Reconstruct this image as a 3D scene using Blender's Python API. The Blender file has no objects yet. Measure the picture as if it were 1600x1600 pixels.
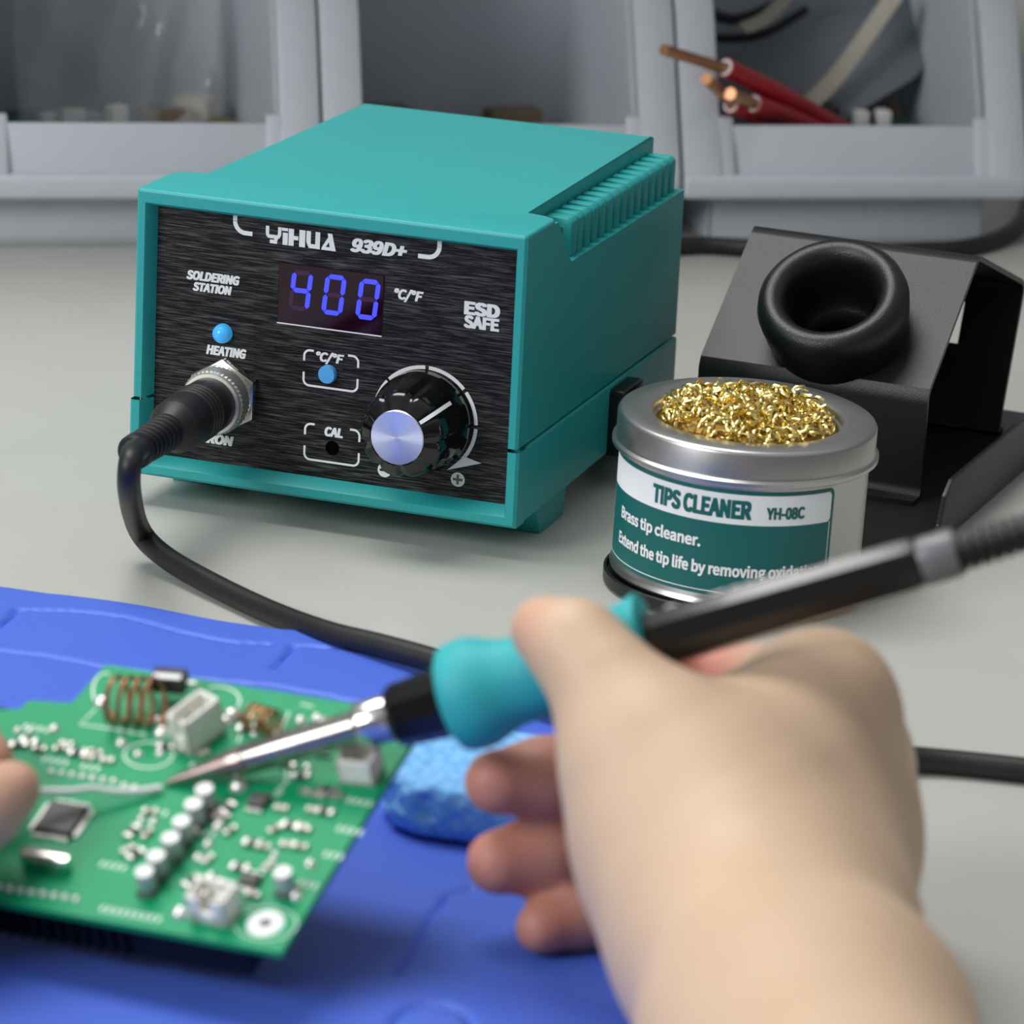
import bpy, bmesh, math, random
import numpy as np
from mathutils import Matrix, Vector, Euler
R_ = math.radians
PI = math.pi
random.seed(7); rng = np.random.default_rng(7)
S = bpy.context.scene
COL = S.collection

# ------------------------------------------------------------------ camera
PITCH, ROLL, FPX = R_(16.6877), R_(2.79945), 6625.37
CAM = np.array([.108384, -1.151791, .34812])
_f = np.array([0, math.cos(PITCH), -math.sin(PITCH)]); _u = np.array([0, math.sin(PITCH), math.cos(PITCH)]); _x = np.array([1., 0, 0])
CR = math.cos(ROLL)*_x + math.sin(ROLL)*_u
CU = -math.sin(ROLL)*_x + math.cos(ROLL)*_u
cd = bpy.data.cameras.new('camera'); cam = bpy.data.objects.new('camera', cd); COL.objects.link(cam)
cam.matrix_world = Matrix([[CR[i], CU[i], -_f[i], CAM[i]] for i in range(3)] + [[0, 0, 0, 1]])
cd.sensor_width = 36; cd.lens = FPX/1600*36; cd.clip_start = .05; cd.clip_end = 50
cd.dof.use_dof = True; cd.dof.focus_distance = 1.185; cd.dof.aperture_fstop = cd.lens/1000/.0075
S.camera = cam
# ------------------------------------------------------------------ light
S.view_settings.view_transform = 'Standard'; S.view_settings.look = 'None'
S.view_settings.gamma = 1; S.view_settings.use_curve_mapping = False
S.view_settings.exposure = 0.0
w = bpy.data.worlds.new('world'); S.world = w; w.use_nodes = True
_nt = w.node_tree; _tc = _nt.nodes.new('ShaderNodeTexCoord'); _sp = _nt.nodes.new('ShaderNodeSeparateXYZ'); _rp = _nt.nodes.new('ShaderNodeValToRGB')
_rp.color_ramp.elements[0].position = .0; _rp.color_ramp.elements[0].color = (.16, .165, .175, 1)      # room: dim walls, bright ceiling
_rp.color_ramp.elements[1].position = .85; _rp.color_ramp.elements[1].color = (.95, .97, 1, 1)
_nt.links.new(_tc.outputs['Generated'], _sp.inputs[0]); _nt.links.new(_sp.outputs['Z'], _rp.inputs['Fac']); _nt.links.new(_rp.outputs['Color'], _nt.nodes['Background'].inputs[0])
w.node_tree.nodes['Background'].inputs[1].default_value = .45
def area(name, loc, target, size, power, col=(1, 1, 1), sy=None):
    l = bpy.data.lights.new(name, 'AREA'); l.energy = power; l.color = col
    l.shape = 'RECTANGLE'; l.size = size; l.size_y = sy or size
    o = bpy.data.objects.new(name, l); COL.objects.link(o); o.location = loc
    o.rotation_euler = (Vector(target)-Vector(loc)).to_track_quat('-Z', 'Y').to_euler()
    return o
area('ceiling_lamp', (-.25, .12, 1.25), (.08, -.05, 0), .55, 13.0, (1, .985, .96), .8)
area('front_lamp', (-.95, -1.0, .75), (.05, 0, .04), .6, 13.5, (.97, .99, 1))
S.cycles.use_denoising = True
S.cycles.max_bounces = 8

# ------------------------------------------------------------------ helpers
def ray(u, v): return (u-800)/FPX*CR - (v-800)/FPX*CU + _f
def atz(u, v, z=0.):
    d = ray(u, v); return CAM + d*(z-CAM[2])/d[2]
def atd(u, v, dep): return CAM + ray(u, v)*dep
def onplane(u, v, p0, n):
    d = ray(u, v); return CAM + d*(np.dot(n, np.array(p0)-CAM)/np.dot(n, d))

MATS = {}
def mat(name, col, rough=.5, metal=0., noise=0., nscale=200, bump=0., bscale=800, spec=.5, coat=0., trans=0., sss=0., emit=0., alpha=1.):
    m = bpy.data.materials.new(name); m.use_nodes = True; nt = m.node_tree; b = nt.nodes['Principled BSDF']
    c = (*col, 1)
    b.inputs['Base Color'].default_value = c; b.inputs['Roughness'].default_value = rough; b.inputs['Metallic'].default_value = metal
    b.inputs['Specular IOR Level'].default_value = spec; b.inputs['Coat Weight'].default_value = coat
    b.inputs['Transmission Weight'].default_value = trans; b.inputs['Alpha'].default_value = alpha
    if sss:
        b.inputs['Subsurface Weight'].default_value = sss; b.inputs['Subsurface Radius'].default_value = (1, .35, .18); b.inputs['Subsurface Scale'].default_value = .004
    if emit: b.inputs['Emission Color'].default_value = c; b.inputs['Emission Strength'].default_value = emit
    tc = nt.nodes.new('ShaderNodeTexCoord')
    if noise:
        n = nt.nodes.new('ShaderNodeTexNoise'); n.inputs['Scale'].default_value = nscale; n.inputs['Detail'].default_value = 4
        nt.links.new(tc.outputs['Object'], n.inputs['Vector'])
        mx = nt.nodes.new('ShaderNodeMix'); mx.data_type = 'RGBA'
        mx.inputs['A'].default_value = (*[x*(1-noise) for x in col], 1); mx.inputs['B'].default_value = (*[min(1, x*(1+noise)) for x in col], 1)
        nt.links.new(n.outputs['Fac'], mx.inputs['Factor']); nt.links.new(mx.outputs['Result'], b.inputs['Base Color'])
    if bump:
        n2 = nt.nodes.new('ShaderNodeTexNoise'); n2.inputs['Scale'].default_value = bscale; n2.inputs['Detail'].default_value = 3
        nt.links.new(tc.outputs['Object'], n2.inputs['Vector'])
        bp = nt.nodes.new('ShaderNodeBump'); bp.inputs['Strength'].default_value = bump; bp.inputs['Distance'].default_value = .0004
        nt.links.new(n2.outputs['Fac'], bp.inputs['Height']); nt.links.new(bp.outputs['Normal'], b.inputs['Normal'])
    MATS[name] = m; return m

M_table = mat('bench_laminate', (.47, .475, .44), .42, noise=.05, nscale=30, bump=.03, bscale=1500, spec=.35)
M_wall = mat('wall_paint', (.42, .43, .43), .9, noise=.04)
M_teal = mat('teal_plastic', (.022, .365, .362), .42, noise=.05, nscale=60, bump=.06, bscale=3000, spec=.45)
M_black = mat('black_plastic', (.006, .006, .0065), .32, noise=.2, bump=.05, bscale=2500)
M_gloss = mat('gloss_black', (.0035, .0035, .004), .12, noise=.1, coat=.2)
M_rubber = mat('black_rubber', (.008, .008, .0085), .48, noise=.2, bump=.08, bscale=2500)
M_print = mat('printed_grey', (.84, .85, .85), .5, noise=.04)
M_white_print = mat('white_print', (.90, .92, .93), .5, noise=.03)
M_chrome = mat('nickel', (.72, .70, .66), .18, 1., noise=.05)
M_tin = mat('tinplate', (.52, .515, .50), .33, 1., noise=.06, nscale=900, bump=.05, bscale=4000)
M_lblue = mat('light_blue_plastic', (.10, .42, .86), .3, noise=.04)
M_blueled = mat('blue_led', (.06, .42, .85), .15, noise=.04, emit=.35)
M_copper = mat('copper', (.52, .26, .14), .35, 1., noise=.15, nscale=900)
M_copper_end = mat('copper_cut', (.85, .42, .22), .4, .9, noise=.25, nscale=3000)
M_pcb = mat('green_solder_mask', (.0, .30, .12), .5, noise=.10, nscale=120, spec=.3)
M_solder = mat('solder', (.62, .61, .58), .35, .85, noise=.08, nscale=800)
M_silk = mat('silkscreen', (.66, .84, .72), .6, noise=.06)
M_conn = mat('white_nylon', (.86, .85, .78), .45, noise=.03)
M_chip = mat('chip_epoxy', (.035, .033, .034), .5, noise=.2, bump=.05)
M_capsil = mat('capacitor_aluminium', (.50, .51, .52), .45, .5, noise=.05)
M_bin = mat('bin_plastic', (.56, .585, .63), .42, noise=.05, nscale=40, bump=.04, bscale=900)
M_red = mat('red_insulation', (.42, .008, .015), .4, noise=.1, nscale=400)
M_holder = mat('textured_black_paint', (.010, .010, .011), .38, noise=.15, nscale=900, bump=.22, bscale=2600, spec=.42)
M_hrub = mat('holder_rubber', (.006, .006, .0065), .36, noise=.2, bump=.3, bscale=2600)
M_brass = mat('brass_curl', (1.0, .76, .29), .27, 1., noise=.15, nscale=500)
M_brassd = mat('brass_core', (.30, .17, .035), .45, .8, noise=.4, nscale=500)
M_label = mat('label_green', (.0, .125, .118), .45, noise=.03)
M_mat = mat('blue_silicone', (.068, .145, .66), .5, noise=.05, nscale=25, bump=.04, bscale=2500, spec=.4)
M_iteal = mat('teal_foam', (.026, .42, .45), .6, noise=.06, nscale=200, bump=.15, bscale=1200)
M_maroon = mat('display_window', (.016, .002, .010), .08, noise=.1, spec=.25)
M_digit = mat('lit_segment', (.045, .055, 1.0), .4, noise=.02, emit=1.0)
M_unlit = mat('unlit_segment', (.045, .004, .05), .4, noise=.05)
M_brown = mat('brown_lead', (.20, .15, .09), .5, noise=.2)
M_beige = mat('beige_plastic', (.50, .46, .37), .5, noise=.06)
M_fgreen = mat('dark_green_board', (.02, .10, .06), .4, noise=.1)
M_grey = mat('grey_film', (.30, .32, .35), .32, noise=.08, nscale=40)

# brushed black aluminium panel: streaks along local x
def brushed():
    m = mat('brushed_black', (.02, .02, .021), .3, .0)
    nt = m.node_tree; b = nt.nodes['Principled BSDF']
    tc = nt.nodes.new('ShaderNodeTexCoord'); mp = nt.nodes.new('ShaderNodeMapping'); mp.inputs['Scale'].default_value = (110, 40, 2700)
    n = nt.nodes.new('ShaderNodeTexNoise'); n.inputs['Scale'].default_value = 1; n.inputs['Detail'].default_value = 5; n.inputs['Roughness'].default_value = .65
    cr = nt.nodes.new('ShaderNodeValToRGB'); e = cr.color_ramp.elements
    e[0].position = .47; e[0].color = (.003, .003, .0035, 1); e[1].position = .78; e[1].color = (.15, .147, .143, 1)
    nt.links.new(tc.outputs['Object'], mp.inputs['Vector']); nt.links.new(mp.outputs['Vector'], n.inputs['Vector'])
    nt.links.new(n.outputs['Fac'], cr.inputs['Fac']); nt.links.new(cr.outputs['Color'], b.inputs['Base Color'])
    b.inputs['Metallic'].default_value = .35; b.inputs['Specular IOR Level'].default_value = .3; b.inputs['Roughness'].default_value = .45
    bp = nt.nodes.new('ShaderNodeBump'); bp.inputs['Strength'].default_value = .25; bp.inputs['Distance'].default_value = .0003
    nt.links.new(n.outputs['Fac'], bp.inputs['Height']); nt.links.new(bp.outputs['Normal'], b.inputs['Normal'])
    return m
M_brushed = brushed()
def spun():   # radially brushed aluminium knob cap
    m = mat('spun_aluminium', (.80, .81, .84), .25, 1.)
    b = m.node_tree.nodes['Principled BSDF']
    b.inputs['Anisotropic'].default_value = .85
    tg = m.node_tree.nodes.new('ShaderNodeTangent'); tg.direction_type = 'RADIAL'; tg.axis = 'Y'
    m.node_tree.links.new(tg.outputs['Tangent'], b.inputs['Tangent'])
    return m
M_spun = spun()
def knurl():
    m = mat('knurled_nickel', (.78, .75, .68), .45, .9)
    nt = m.node_tree; b = nt.nodes['Principled BSDF']
    return m
M_knurl = knurl()
def skin():
    m = mat('skin', (.72, .50, .37), .5, sss=.22, spec=.35)
    nt = m.node_tree; b = nt.nodes['Principled BSDF']
    at = nt.nodes.new('ShaderNodeAttribute'); at.attribute_name = 'flush_shade'
    tc = nt.nodes.new('ShaderNodeTexCoord'); n = nt.nodes.new('ShaderNodeTexNoise'); n.inputs['Scale'].default_value = 45; n.inputs['Detail'].default_value = 5
    nt.links.new(tc.outputs['Object'], n.inputs['Vector'])
    mx = nt.nodes.new('ShaderNodeMix'); mx.data_type = 'RGBA'
    mx.inputs['A'].default_value = (.58, .40, .27, 1); mx.inputs['B'].default_value = (.68, .50, .35, 1)
    nt.links.new(n.outputs['Fac'], mx.inputs['Factor'])
    m2 = nt.nodes.new('ShaderNodeMix'); m2.data_type = 'RGBA'; m2.inputs['B'].default_value = (.54, .19, .145, 1)  # fingertip redness, with the shade on the fingers painted in
    nt.links.new(at.outputs['Fac'], m2.inputs['Factor']); nt.links.new(mx.outputs['Result'], m2.inputs['A'])
    nt.links.new(m2.outputs['Result'], b.inputs['Base Color'])
    n2 = nt.nodes.new('ShaderNodeTexNoise'); n2.inputs['Scale'].default_value = 900
    bp = nt.nodes.new('ShaderNodeBump'); bp.inputs['Strength'].default_value = .12; bp.inputs['Distance'].default_value = .0004
    nt.links.new(tc.outputs['Object'], n2.inputs['Vector']); nt.links.new(n2.outputs['Fac'], bp.inputs['Height']); nt.links.new(bp.outputs['Normal'], b.inputs['Normal'])
    return m
M_skin = skin()
def sponge_mat():
    m = mat('blue_sponge', (.03, .27, .80), .85)
    nt = m.node_tree; b = nt.nodes['Principled BSDF']
    tc = nt.nodes.new('ShaderNodeTexCoord'); v = nt.nodes.new('ShaderNodeTexVoronoi'); v.inputs['Scale'].default_value = 330
    bp = nt.nodes.new('ShaderNodeBump'); bp.inputs['Strength'].default_value = .8; bp.inputs['Distance'].default_value = .0012
    cr = nt.nodes.new('ShaderNodeValToRGB'); cr.color_ramp.elements[0].color = (.27, .58, .95, 1); cr.color_ramp.elements[1].color = (.14, .45, .90, 1)
    nt.links.new(tc.outputs['Object'], v.inputs['Vector']); nt.links.new(v.outputs['Distance'], bp.inputs['Height']); nt.links.new(bp.outputs['Normal'], b.inputs['Normal'])
    nt.links.new(v.outputs['Distance'], cr.inputs['Fac']); nt.links.new(cr.outputs['Color'], b.inputs['Base Color'])
    return m
M_sponge = sponge_mat()
def film():
    m = mat('clear_film', (.9, .92, .92), .12, alpha=.16, spec=.8, bump=.2, bscale=120)
    return m
M_film = film()

class MB:
    def __init__(s): s.v = []; s.f = []
    def add(s, V, F, M=None):
        k = len(s.v)
        for p in V:
            p = Vector(p); s.v.append(M @ p if M is not None else p)
        s.f += [[i+k for i in q] for q in F]; return s
    def bm(s, b, M=None):
        b.verts.ensure_lookup_table(); b.verts.index_update()
        s.add([v.co.copy() for v in b.verts], [[v.index for v in f.verts] for f in b.faces], M); b.free(); return s
    def box(s, lo, hi, bev=0., seg=2, M=None):
        b = bmesh.new(); bmesh.ops.create_cube(b, size=1)
        for v in b.verts: v.co = Vector([lo[i] if v.co[i] < 0 else hi[i] for i in range(3)])
        if bev: bmesh.ops.bevel(b, geom=list(b.edges), offset=bev, segments=seg, profile=.5, affect='EDGES')
        return s.bm(b, M)
    def prism(s, poly, a, c, axis=2, bev=0., seg=2, M=None):
        b = bmesh.new()
        def P(p, t):
            return Vector({2: (p[0], p[1], t), 1: (p[0], t, p[1]), 0: (t, p[0], p[1])}[axis])
        lo = [b.verts.new(P(p, a)) for p in poly]; hi = [b.verts.new(P(p, c)) for p in poly]
        n = len(poly)
        b.faces.new(lo[::-1]); b.faces.new(hi)
        for i in range(n): b.faces.new([lo[i], lo[(i+1) % n], hi[(i+1) % n], hi[i]])
        bmesh.ops.recalc_face_normals(b, faces=b.faces)
        if bev: bmesh.ops.bevel(b, geom=list(b.edges), offset=bev, segments=seg, profile=.5, affect='EDGES', clamp_overlap=True)
        return s.bm(b, M)
    def lathe(s, prof, n=48, M=None, rfun=None):
        V = []; F = []; rows = []
        for r, z in prof:
            if r < 1e-7: rows.append([len(V)]); V.append((0, 0, z))
            else:
                row = []
                for i in range(n):
                    a = 2*PI*i/n; q = r*(rfun(a, z) if rfun else 1)
                    row.append(len(V)); V.append((q*math.cos(a), q*math.sin(a), z))
                rows.append(row)
        for A, B in zip(rows[:-1], rows[1:]):
            for i in range(n):
                j = (i+1) % n
                if len(A) == 1 and len(B) == 1: continue
                if len(A) == 1: F.append([A[0], B[j], B[i]])
                elif len(B) == 1: F.append([A[i], A[j], B[0]])
                else: F.append([A[i], A[j], B[j], B[i]])
        return s.add(V, F, M)
    def tube(s, pts, rad, n=12, cap=True, flat=1.):
        pts = [Vector(p) for p in pts]; N = len(pts)
        if not hasattr(rad, '__len__'): rad = [rad]*N
        t0 = (pts[1]-pts[0]).normalized(); up = t0.orthogonal().normalized()
        V = []; F = []
        for i, p in enumerate(pts):
            t = (pts[min(i+1, N-1)]-pts[max(i-1, 0)]).normalized()
            up = (up - t*up.dot(t)).normalized(); sd = t.cross(up)
            for k in range(n):
                a = 2*PI*k/n; V.append(p + up*math.cos(a)*rad[i] + sd*math.sin(a)*rad[i]*flat)
        for i in range(N-1):
            for k in range(n):
                j = (k+1) % n; F.append([i*n+k, i*n+j, (i+1)*n+j, (i+1)*n+k])
        if cap: F.append(list(range(n))[::-1]); F.append([(N-1)*n+k for k in range(n)])
        return s.add(V, F)
    def build(s, name, m, parent=None, world=False, smooth=35, fix=True):
        V = s.v
        if world and parent is not None:
            I = wm(parent).inverted(); V = [I @ p for p in V]
        me = bpy.data.meshes.new(name); me.from_pydata([tuple(p) for p in V], [], s.f)
        if fix:
            b = bmesh.new(); b.from_mesh(me); bmesh.ops.recalc_face_normals(b, faces=b.faces); b.to_mesh(me); b.free()
        if smooth: me.shade_smooth(); me.set_sharp_from_angle(angle=R_(smooth))
        me.materials.append(m)
        o = bpy.data.objects.new(name, me); COL.objects.link(o)
        if parent is not None: o.parent = parent
        return o
def wm(o):
    return (wm(o.parent) if o.parent else Matrix()) @ o.matrix_basis
def empty(name, M, label, cat, group=None):
    o = bpy.data.objects.new(name, None); COL.objects.link(o); o.matrix_basis = M; o.empty_display_size = .01
    return tag(o, label, cat, group)
def tag(o, label, cat, group=None, kind=None):
    o['label'] = label; o['category'] = cat
    if group: o['group'] = group
    if kind: o['kind'] = kind
    return o
def TR(loc, yaw=0): return Matrix.Translation(Vector(loc)) @ Matrix.Rotation(yaw, 4, 'Z')
def axis_mat(p0, d, up=(0, 0, 1)):
    z = Vector(d).normalized(); x = Vector(up).cross(z)
    if x.length < 1e-5: x = Vector((1, 0, 0))
    x.normalize(); y = z.cross(x)
    return Matrix([[x[i], y[i], z[i], p0[i]] for i in range(3)] + [[0, 0, 0, 1]])
def smoothpath(P, sub=10):
    P = [np.array(p, float) for p in P]; P = [2*P[0]-P[1]] + P + [2*P[-1]-P[-2]]; out = []
    for i in range(1, len(P)-2):
        a, b, c, d = P[i-1], P[i], P[i+1], P[i+2]
        for k in range(sub):
            t = k/sub
            out.append(.5*((2*b)+(-a+c)*t+(2*a-5*b+4*c-d)*t*t+(-a+3*b-3*c+d)*t**3))
    out.append(P[-2]); return out
try:
    import os
    FONT = bpy.data.fonts.load(os.path.join(bpy.utils.system_resource('DATAFILES', path='fonts'), 'Noto Sans CJK Regular.woff2'))
except Exception:
    FONT = None
def text_mesh(body, bold=0., shear=0., spacing=1.):
    cu = bpy.data.curves.new('lettering', 'FONT'); cu.body = body
    if FONT: cu.font = FONT
    cu.size = 1; cu.offset = bold; cu.shear = shear; cu.resolution_u = 4; cu.space_character = spacing
    o = bpy.data.objects.new('lettering', cu); COL.objects.link(o)
    dg = bpy.context.evaluated_depsgraph_get(); me = bpy.data.meshes.new_from_object(o.evaluated_get(dg))
    V = np.array([v.co[:] for v in me.vertices])[:, :2]; F = [list(p.vertices) for p in me.polygons]
    bpy.data.objects.remove(o); bpy.data.curves.remove(cu); bpy.data.meshes.remove(me)
    return V, F
def text_box(mb, body, x0, x1, z0, z1, fn, bold=.02, shear=0., spacing=1., full=None):
    """lettering scaled into a box; z0..z1 spans the capital height ('H') so descenders hang below"""
    V, F = text_mesh(body, .011, shear, spacing); H, _ = text_mesh('H', .011)
    hx = H[:, 1].min(), H[:, 1].max()
    x = x0 + (V[:, 0]-V[:, 0].min())/(np.ptp(V[:, 0]))*(x1-x0); z = z0 + (V[:, 1]-hx[0])/(hx[1]-hx[0])*(z1-z0)
    e = (x1-x0)/np.ptp(V[:, 0])*bold*.5; g = (z1-z0)/(hx[1]-hx[0])*bold*.25
    for i_, (dx, dz) in enumerate(((-e, -g), (e, -g), (-e, g), (e, g), (-e, 0), (e, 0), (0, 0))): mb.add([fn(a+dx, b+dz, i_*6e-6) for a, b in zip(x, z)], F)
def stroke(pts, wd):
    """flat ribbon polygon strip through 2D pts"""
    pts = [np.array(p, float) for p in pts]; V = []; n = len(pts)
    for i, p in enumerate(pts):
        t = pts[min(i+1, n-1)]-pts[max(i-1, 0)]; t /= np.linalg.norm(t); nn = np.array([-t[1], t[0]])
        V += [p+nn*wd/2, p-nn*wd/2]
    return V, [[2*i, 2*i+1, 2*i+3, 2*i+2] for i in range(n-1)]
def arc(cx, cy, r, a0, a1, n=10): return [(cx+r*math.cos(R_(a0+(a1-a0)*k/n)), cy+r*math.sin(R_(a0+(a1-a0)*k/n))) for k in range(n+1)]

# ------------------------------------------------------------------ setting
o = MB().box((-1.1, -1.5, -.03), (1.3, .95, 0), .004).build('worktop', M_table)
tag(o, 'smooth pale grey-green worktop that everything stands on', 'worktop')
o = MB().box((-1.6, 1.0, -.75), (1.8, 1.05, 1.6)).build('wall_back', M_wall); o['kind'] = 'structure'

# ------------------------------------------------------------------ storage bins
BY = R_(12.7); BO = np.array([-.0305, .3194, 0.])
BM = TR(BO, BY); BI = BM.inverted(); BN = np.array([-math.sin(BY), math.cos(BY), 0])
def bpt(u, v, ly):   # pixel -> bin-row local point at depth ly behind the front
    p = onplane(u, v, BO + BN*ly, BN); return BI @ Vector(p)
SL = .46              # setback of the sloped front per unit height
def make_bin(x0, x1, label):
    t = empty('storage_bin', BM @ Matrix.Translation((x0, 0, 0)), label, 'storage bin', 'grey-blue storage bins in a row at the back')
    W = x1-x0; T = .0022; D = .125; H = .125; zb = .0185; ins = .0130
    b = MB()
    b.box((ins, 0, 0), (W-ins, D, .003), .001)                       # floor
    b.box((ins, 0, .0), (W-ins, T, zb+.006), .0006)                  # recessed lower front
    b.box((ins, D-T, 0), (W-ins, D, H), .0006)                       # back
    for sx in (0, 1):
        xa, xb = (ins, ins+T) if sx == 0 else (W-ins-T, W-ins)
        b.prism([(0, 0), (D, 0), (D, H), (.048, H), (.030, .092), (0, .030)], xa, xb, 0, .0004, 1)
    b.build('bin_body', M_bin, t)
    l = MB(); l.box((.0006, -.013, zb), (W-.0006, .002, zb+.0088), .0018, 3); l.build('front_ledge', M_bin, t)
    p = MB(); p.prism([(-.0085, zb+.006), (-.0055, zb+.006), (-.0005, .0440), (-.0032, .0440)], .018, W-.018, 0, .0006, 2); p.build('front_lip', M_bin, t)
    for sx in (0, 1):
        f = MB(); zz = [zb+.008, .082, .094, .125]; yy = [-.012, -.012+SL*(.082-zb-.008), .024, .044]
        prof = [(yy[0], zz[0]), (yy[1], zz[1]), (yy[3], zz[3]), (yy[3]+.004, zz[3]), (yy[1]+.006, zz[1]), (yy[0]+.004, zz[0])]
        xa, xb = (.0006, .0150) if sx == 0 else (W-.0150, W-.0006)
        f.prism(prof, xa, xb, 0, .0012, 2)
        xa, xb = (.0125, .0200) if sx == 0 else (W-.0200, W-.0125)     # inner step beside the lip
        f.prism([(-.0115, zb+.006), (-.0025, .0470), (.0010, .0470), (-.006, zb+.006)], xa, xb, 0, .001, 2)
        f.build('side_flange', M_bin, t)
    return t
sx1 = bpt(1068, 290, -.013).x; sx0 = bpt(507, 290, -.013).x; BW = sx1-sx0
make_bin(sx0-BW, sx0, 'grey-blue storage bin at the left with clear bag of parts inside')
make_bin(sx0, sx1, 'grey-blue storage bin behind the teal station, nearly empty with brown scraps')
make_bin(sx1, sx1+BW, 'grey-blue storage bin at the right with red wires over its front')

o = MB().box((-.6, -.07, .27), (.7, .33, .29), .001).build('shade_board', M_bin); o.matrix_basis = BM; o['kind'] = 'structure'  # unseen board added overhead to shade the bins and rear worktop
def bw(p): return BM @ Vector(p)
def floorbox(name, x, y, sx, sy, sz, rot, m, label, cat, group=None, z0=.0032, extra=None):
    M = BM @ TR((x, y, z0), rot)
    o = MB().box((-sx/2, -sy/2, 0), (sx/2, sy/2, sz+.010), min(sx, sy, sz)*.12).build(name, m); o.matrix_basis = M
    return tag(o, label, cat, group)
# left bin contents
xl = sx0-BW
bag = MB(); nu, nv = 26, 18; V = []; F = []
for j in range(nv+1):
    for i in range(nu+1):
        u, v = i/nu, j/nv
        x = xl+.032+.078*u; z = .005+.088*v
        y = .118-.052*(1-v)**1.4 - .010*math.sin(u*PI)*(1-v) + .006*math.sin(u*11+v*6)*math.sin(v*8+1.3) + .004*math.sin(u*23-v*9)
        V.append((x, min(y, .1215), z+.003*math.sin(u*9)*v))
for j in range(nv):
    for i in range(nu): a = j*(nu+1)+i; F.append([a, a+1, a+nu+2, a+nu+1])
bag.add(V, F)
bo = bag.build('plastic_bag', M_film, fix=False); bo.matrix_basis = BM
sm = bo.modifiers.new('thickness', 'SOLIDIFY'); sm.thickness = .0003
tag(bo, 'crumpled clear plastic bag standing in the left storage bin', 'plastic bag')
for k, (x, y, sx, sy, sz, r) in enumerate([(.045, .085, .010, .007, .0165, .3), (.052, .080, .009, .007, .019, .1), (.063, .092, .012, .007, .015, -.4), (.068, .078, .008, .006, .021, .6)]):
    floorbox('connector_housing', xl+x, y, sx, sy, sz, r, M_conn, ['leftmost of the four white connector blocks in the left bin', 'second from the left of the four white connector blocks in the left bin', 'third from the left of the four white connector blocks in the left bin', 'rightmost of the four white connector blocks in the left bin'][k], 'connector', 'white connector housings in the left bin')
floorbox('circuit_board', xl+.031, .095, .03, .018, .0135, .15, M_fgreen, 'dark green circuit board offcut at the left of the left bin', 'circuit board')
for k, (x, y, sx, sy, sz, r) in enumerate([(.088, .088, .02, .014, .018, .2), (.100, .094, .015, .012, .0215, -.5), (.108, .083, .010, .010, .015, .4)]):
    floorbox('component_block', xl+x, y, sx, sy, sz, r, M_brown if k != 1 else M_beige, ['brown component block left of the beige block in the left bin', 'beige component block between two brown blocks in the left bin', 'brown component block right of the beige block in the left bin'][k], 'component', 'loose component blocks in the left bin')
# middle bin scraps
for k, (x, y, sx, sy, sz, r) in enumerate([(.036, .100, .03, .010, .017, .1), (.056, .092, .018, .008, .014, -.3), (.092, .10, .022, .010, .016, .25)]):
    floorbox('component_scrap', sx0+x, y, sx, sy, sz, r, M_brown, ['leftmost of the three brown scraps in the middle bin', 'middle one of the three brown scraps in the middle bin', 'rightmost of the three brown scraps in the middle bin'][k], 'component', 'brown scraps in the middle bin')
# right bin contents
xr = sx1
def wire(name_label, tip, strip, mids, rc=.0021, ri=.0036):
    t = empty('stripped_wire', Matrix.Translation(bw(strip)), name_label, 'wire', 'red stripped wires in the right bin')
    pts = smoothpath([bw(p) for p in [strip]+mids], 8)
    MB().tube(pts, ri, 16).build('insulation', M_red, t, world=True)
    d = (bw(strip)-pts_v(pts[3])).normalized()
    MB().tube([bw(strip)-d*.004, bw(tip)], rc, 14).build('copper_core', M_copper, t, world=True)
    dd = (bw(tip)-bw(strip)).normalized()
    MB().tube([bw(tip)-dd*.0002, bw(tip)+dd*.0006], rc*1.02, 14).build('cut_end', M_copper_end, t, world=True)
    e = MB(); Mx = axis_mat(bw(strip), d)
    e.lathe([(rc*1.05, -.001), (rc*1.05, .0006), (ri*.86, .0006), (ri*.86, -.001)], 20, Mx); e.build('white_liner', M_white_print, t, world=True)
def pts_v(p): return Vector(p)
wire('longest red wire with bare copper end reaching over the bin divider', bpt(1038, 78, -.016), bpt(1134, 106, -.002), [bpt(1220, 148, .014), bpt(1320, 205, .034)])
wire('short red wire nearest the divider with frayed copper end', bpt(1104, 124, -.016), bpt(1143, 163, -.0005), [bpt(1200, 190, .014), bpt(1270, 225, .034)], .0022, .0035)
wire('short red wire lying between the other two red wires', bpt(1142, 147, -.014), bpt(1178, 162, .0005), [bpt(1240, 185, .016), bpt(1330, 225, .036)], .0022, .0035)
V = []; F = []; nu = 16; nv = 12
pa = [bpt(1150, 95, .085), bpt(1450, -40, .11), bpt(1450, 110, .075), bpt(1240, 240, .055)]
def quad(u, v): return (np.array(pa[0])*(1-u)+np.array(pa[1])*u)*(1-v)+(np.array(pa[3])*(1-u)+np.array(pa[2])*u)*v
gb = MB()
cor = []
for u, v in [(0, 0), (1, 0)] + [(1-.12+.12*math.cos(a), 1-.2+.2*math.sin(a)) for a in np.linspace(0, PI/2, 7)] + [(.5, 1.0), (0, 1)]: cor.append(quad(u, v))
gb.add(cor, [list(range(len(cor)))])
go = gb.build('antistatic_bag', M_grey, fix=False); go.matrix_basis = BM
s_ = go.modifiers.new('thickness', 'SOLIDIFY'); s_.thickness = .0016
tag(go, 'flat grey film bag standing behind the red wires in the right bin', 'bag')
def strip(name, pts, wd, th, m, label, cat):
    P = smoothpath([bw(p) for p in pts], 8); o = MB().tube(P, wd, 8, flat=th/wd).build(name, m); return tag(o, label, cat)
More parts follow.
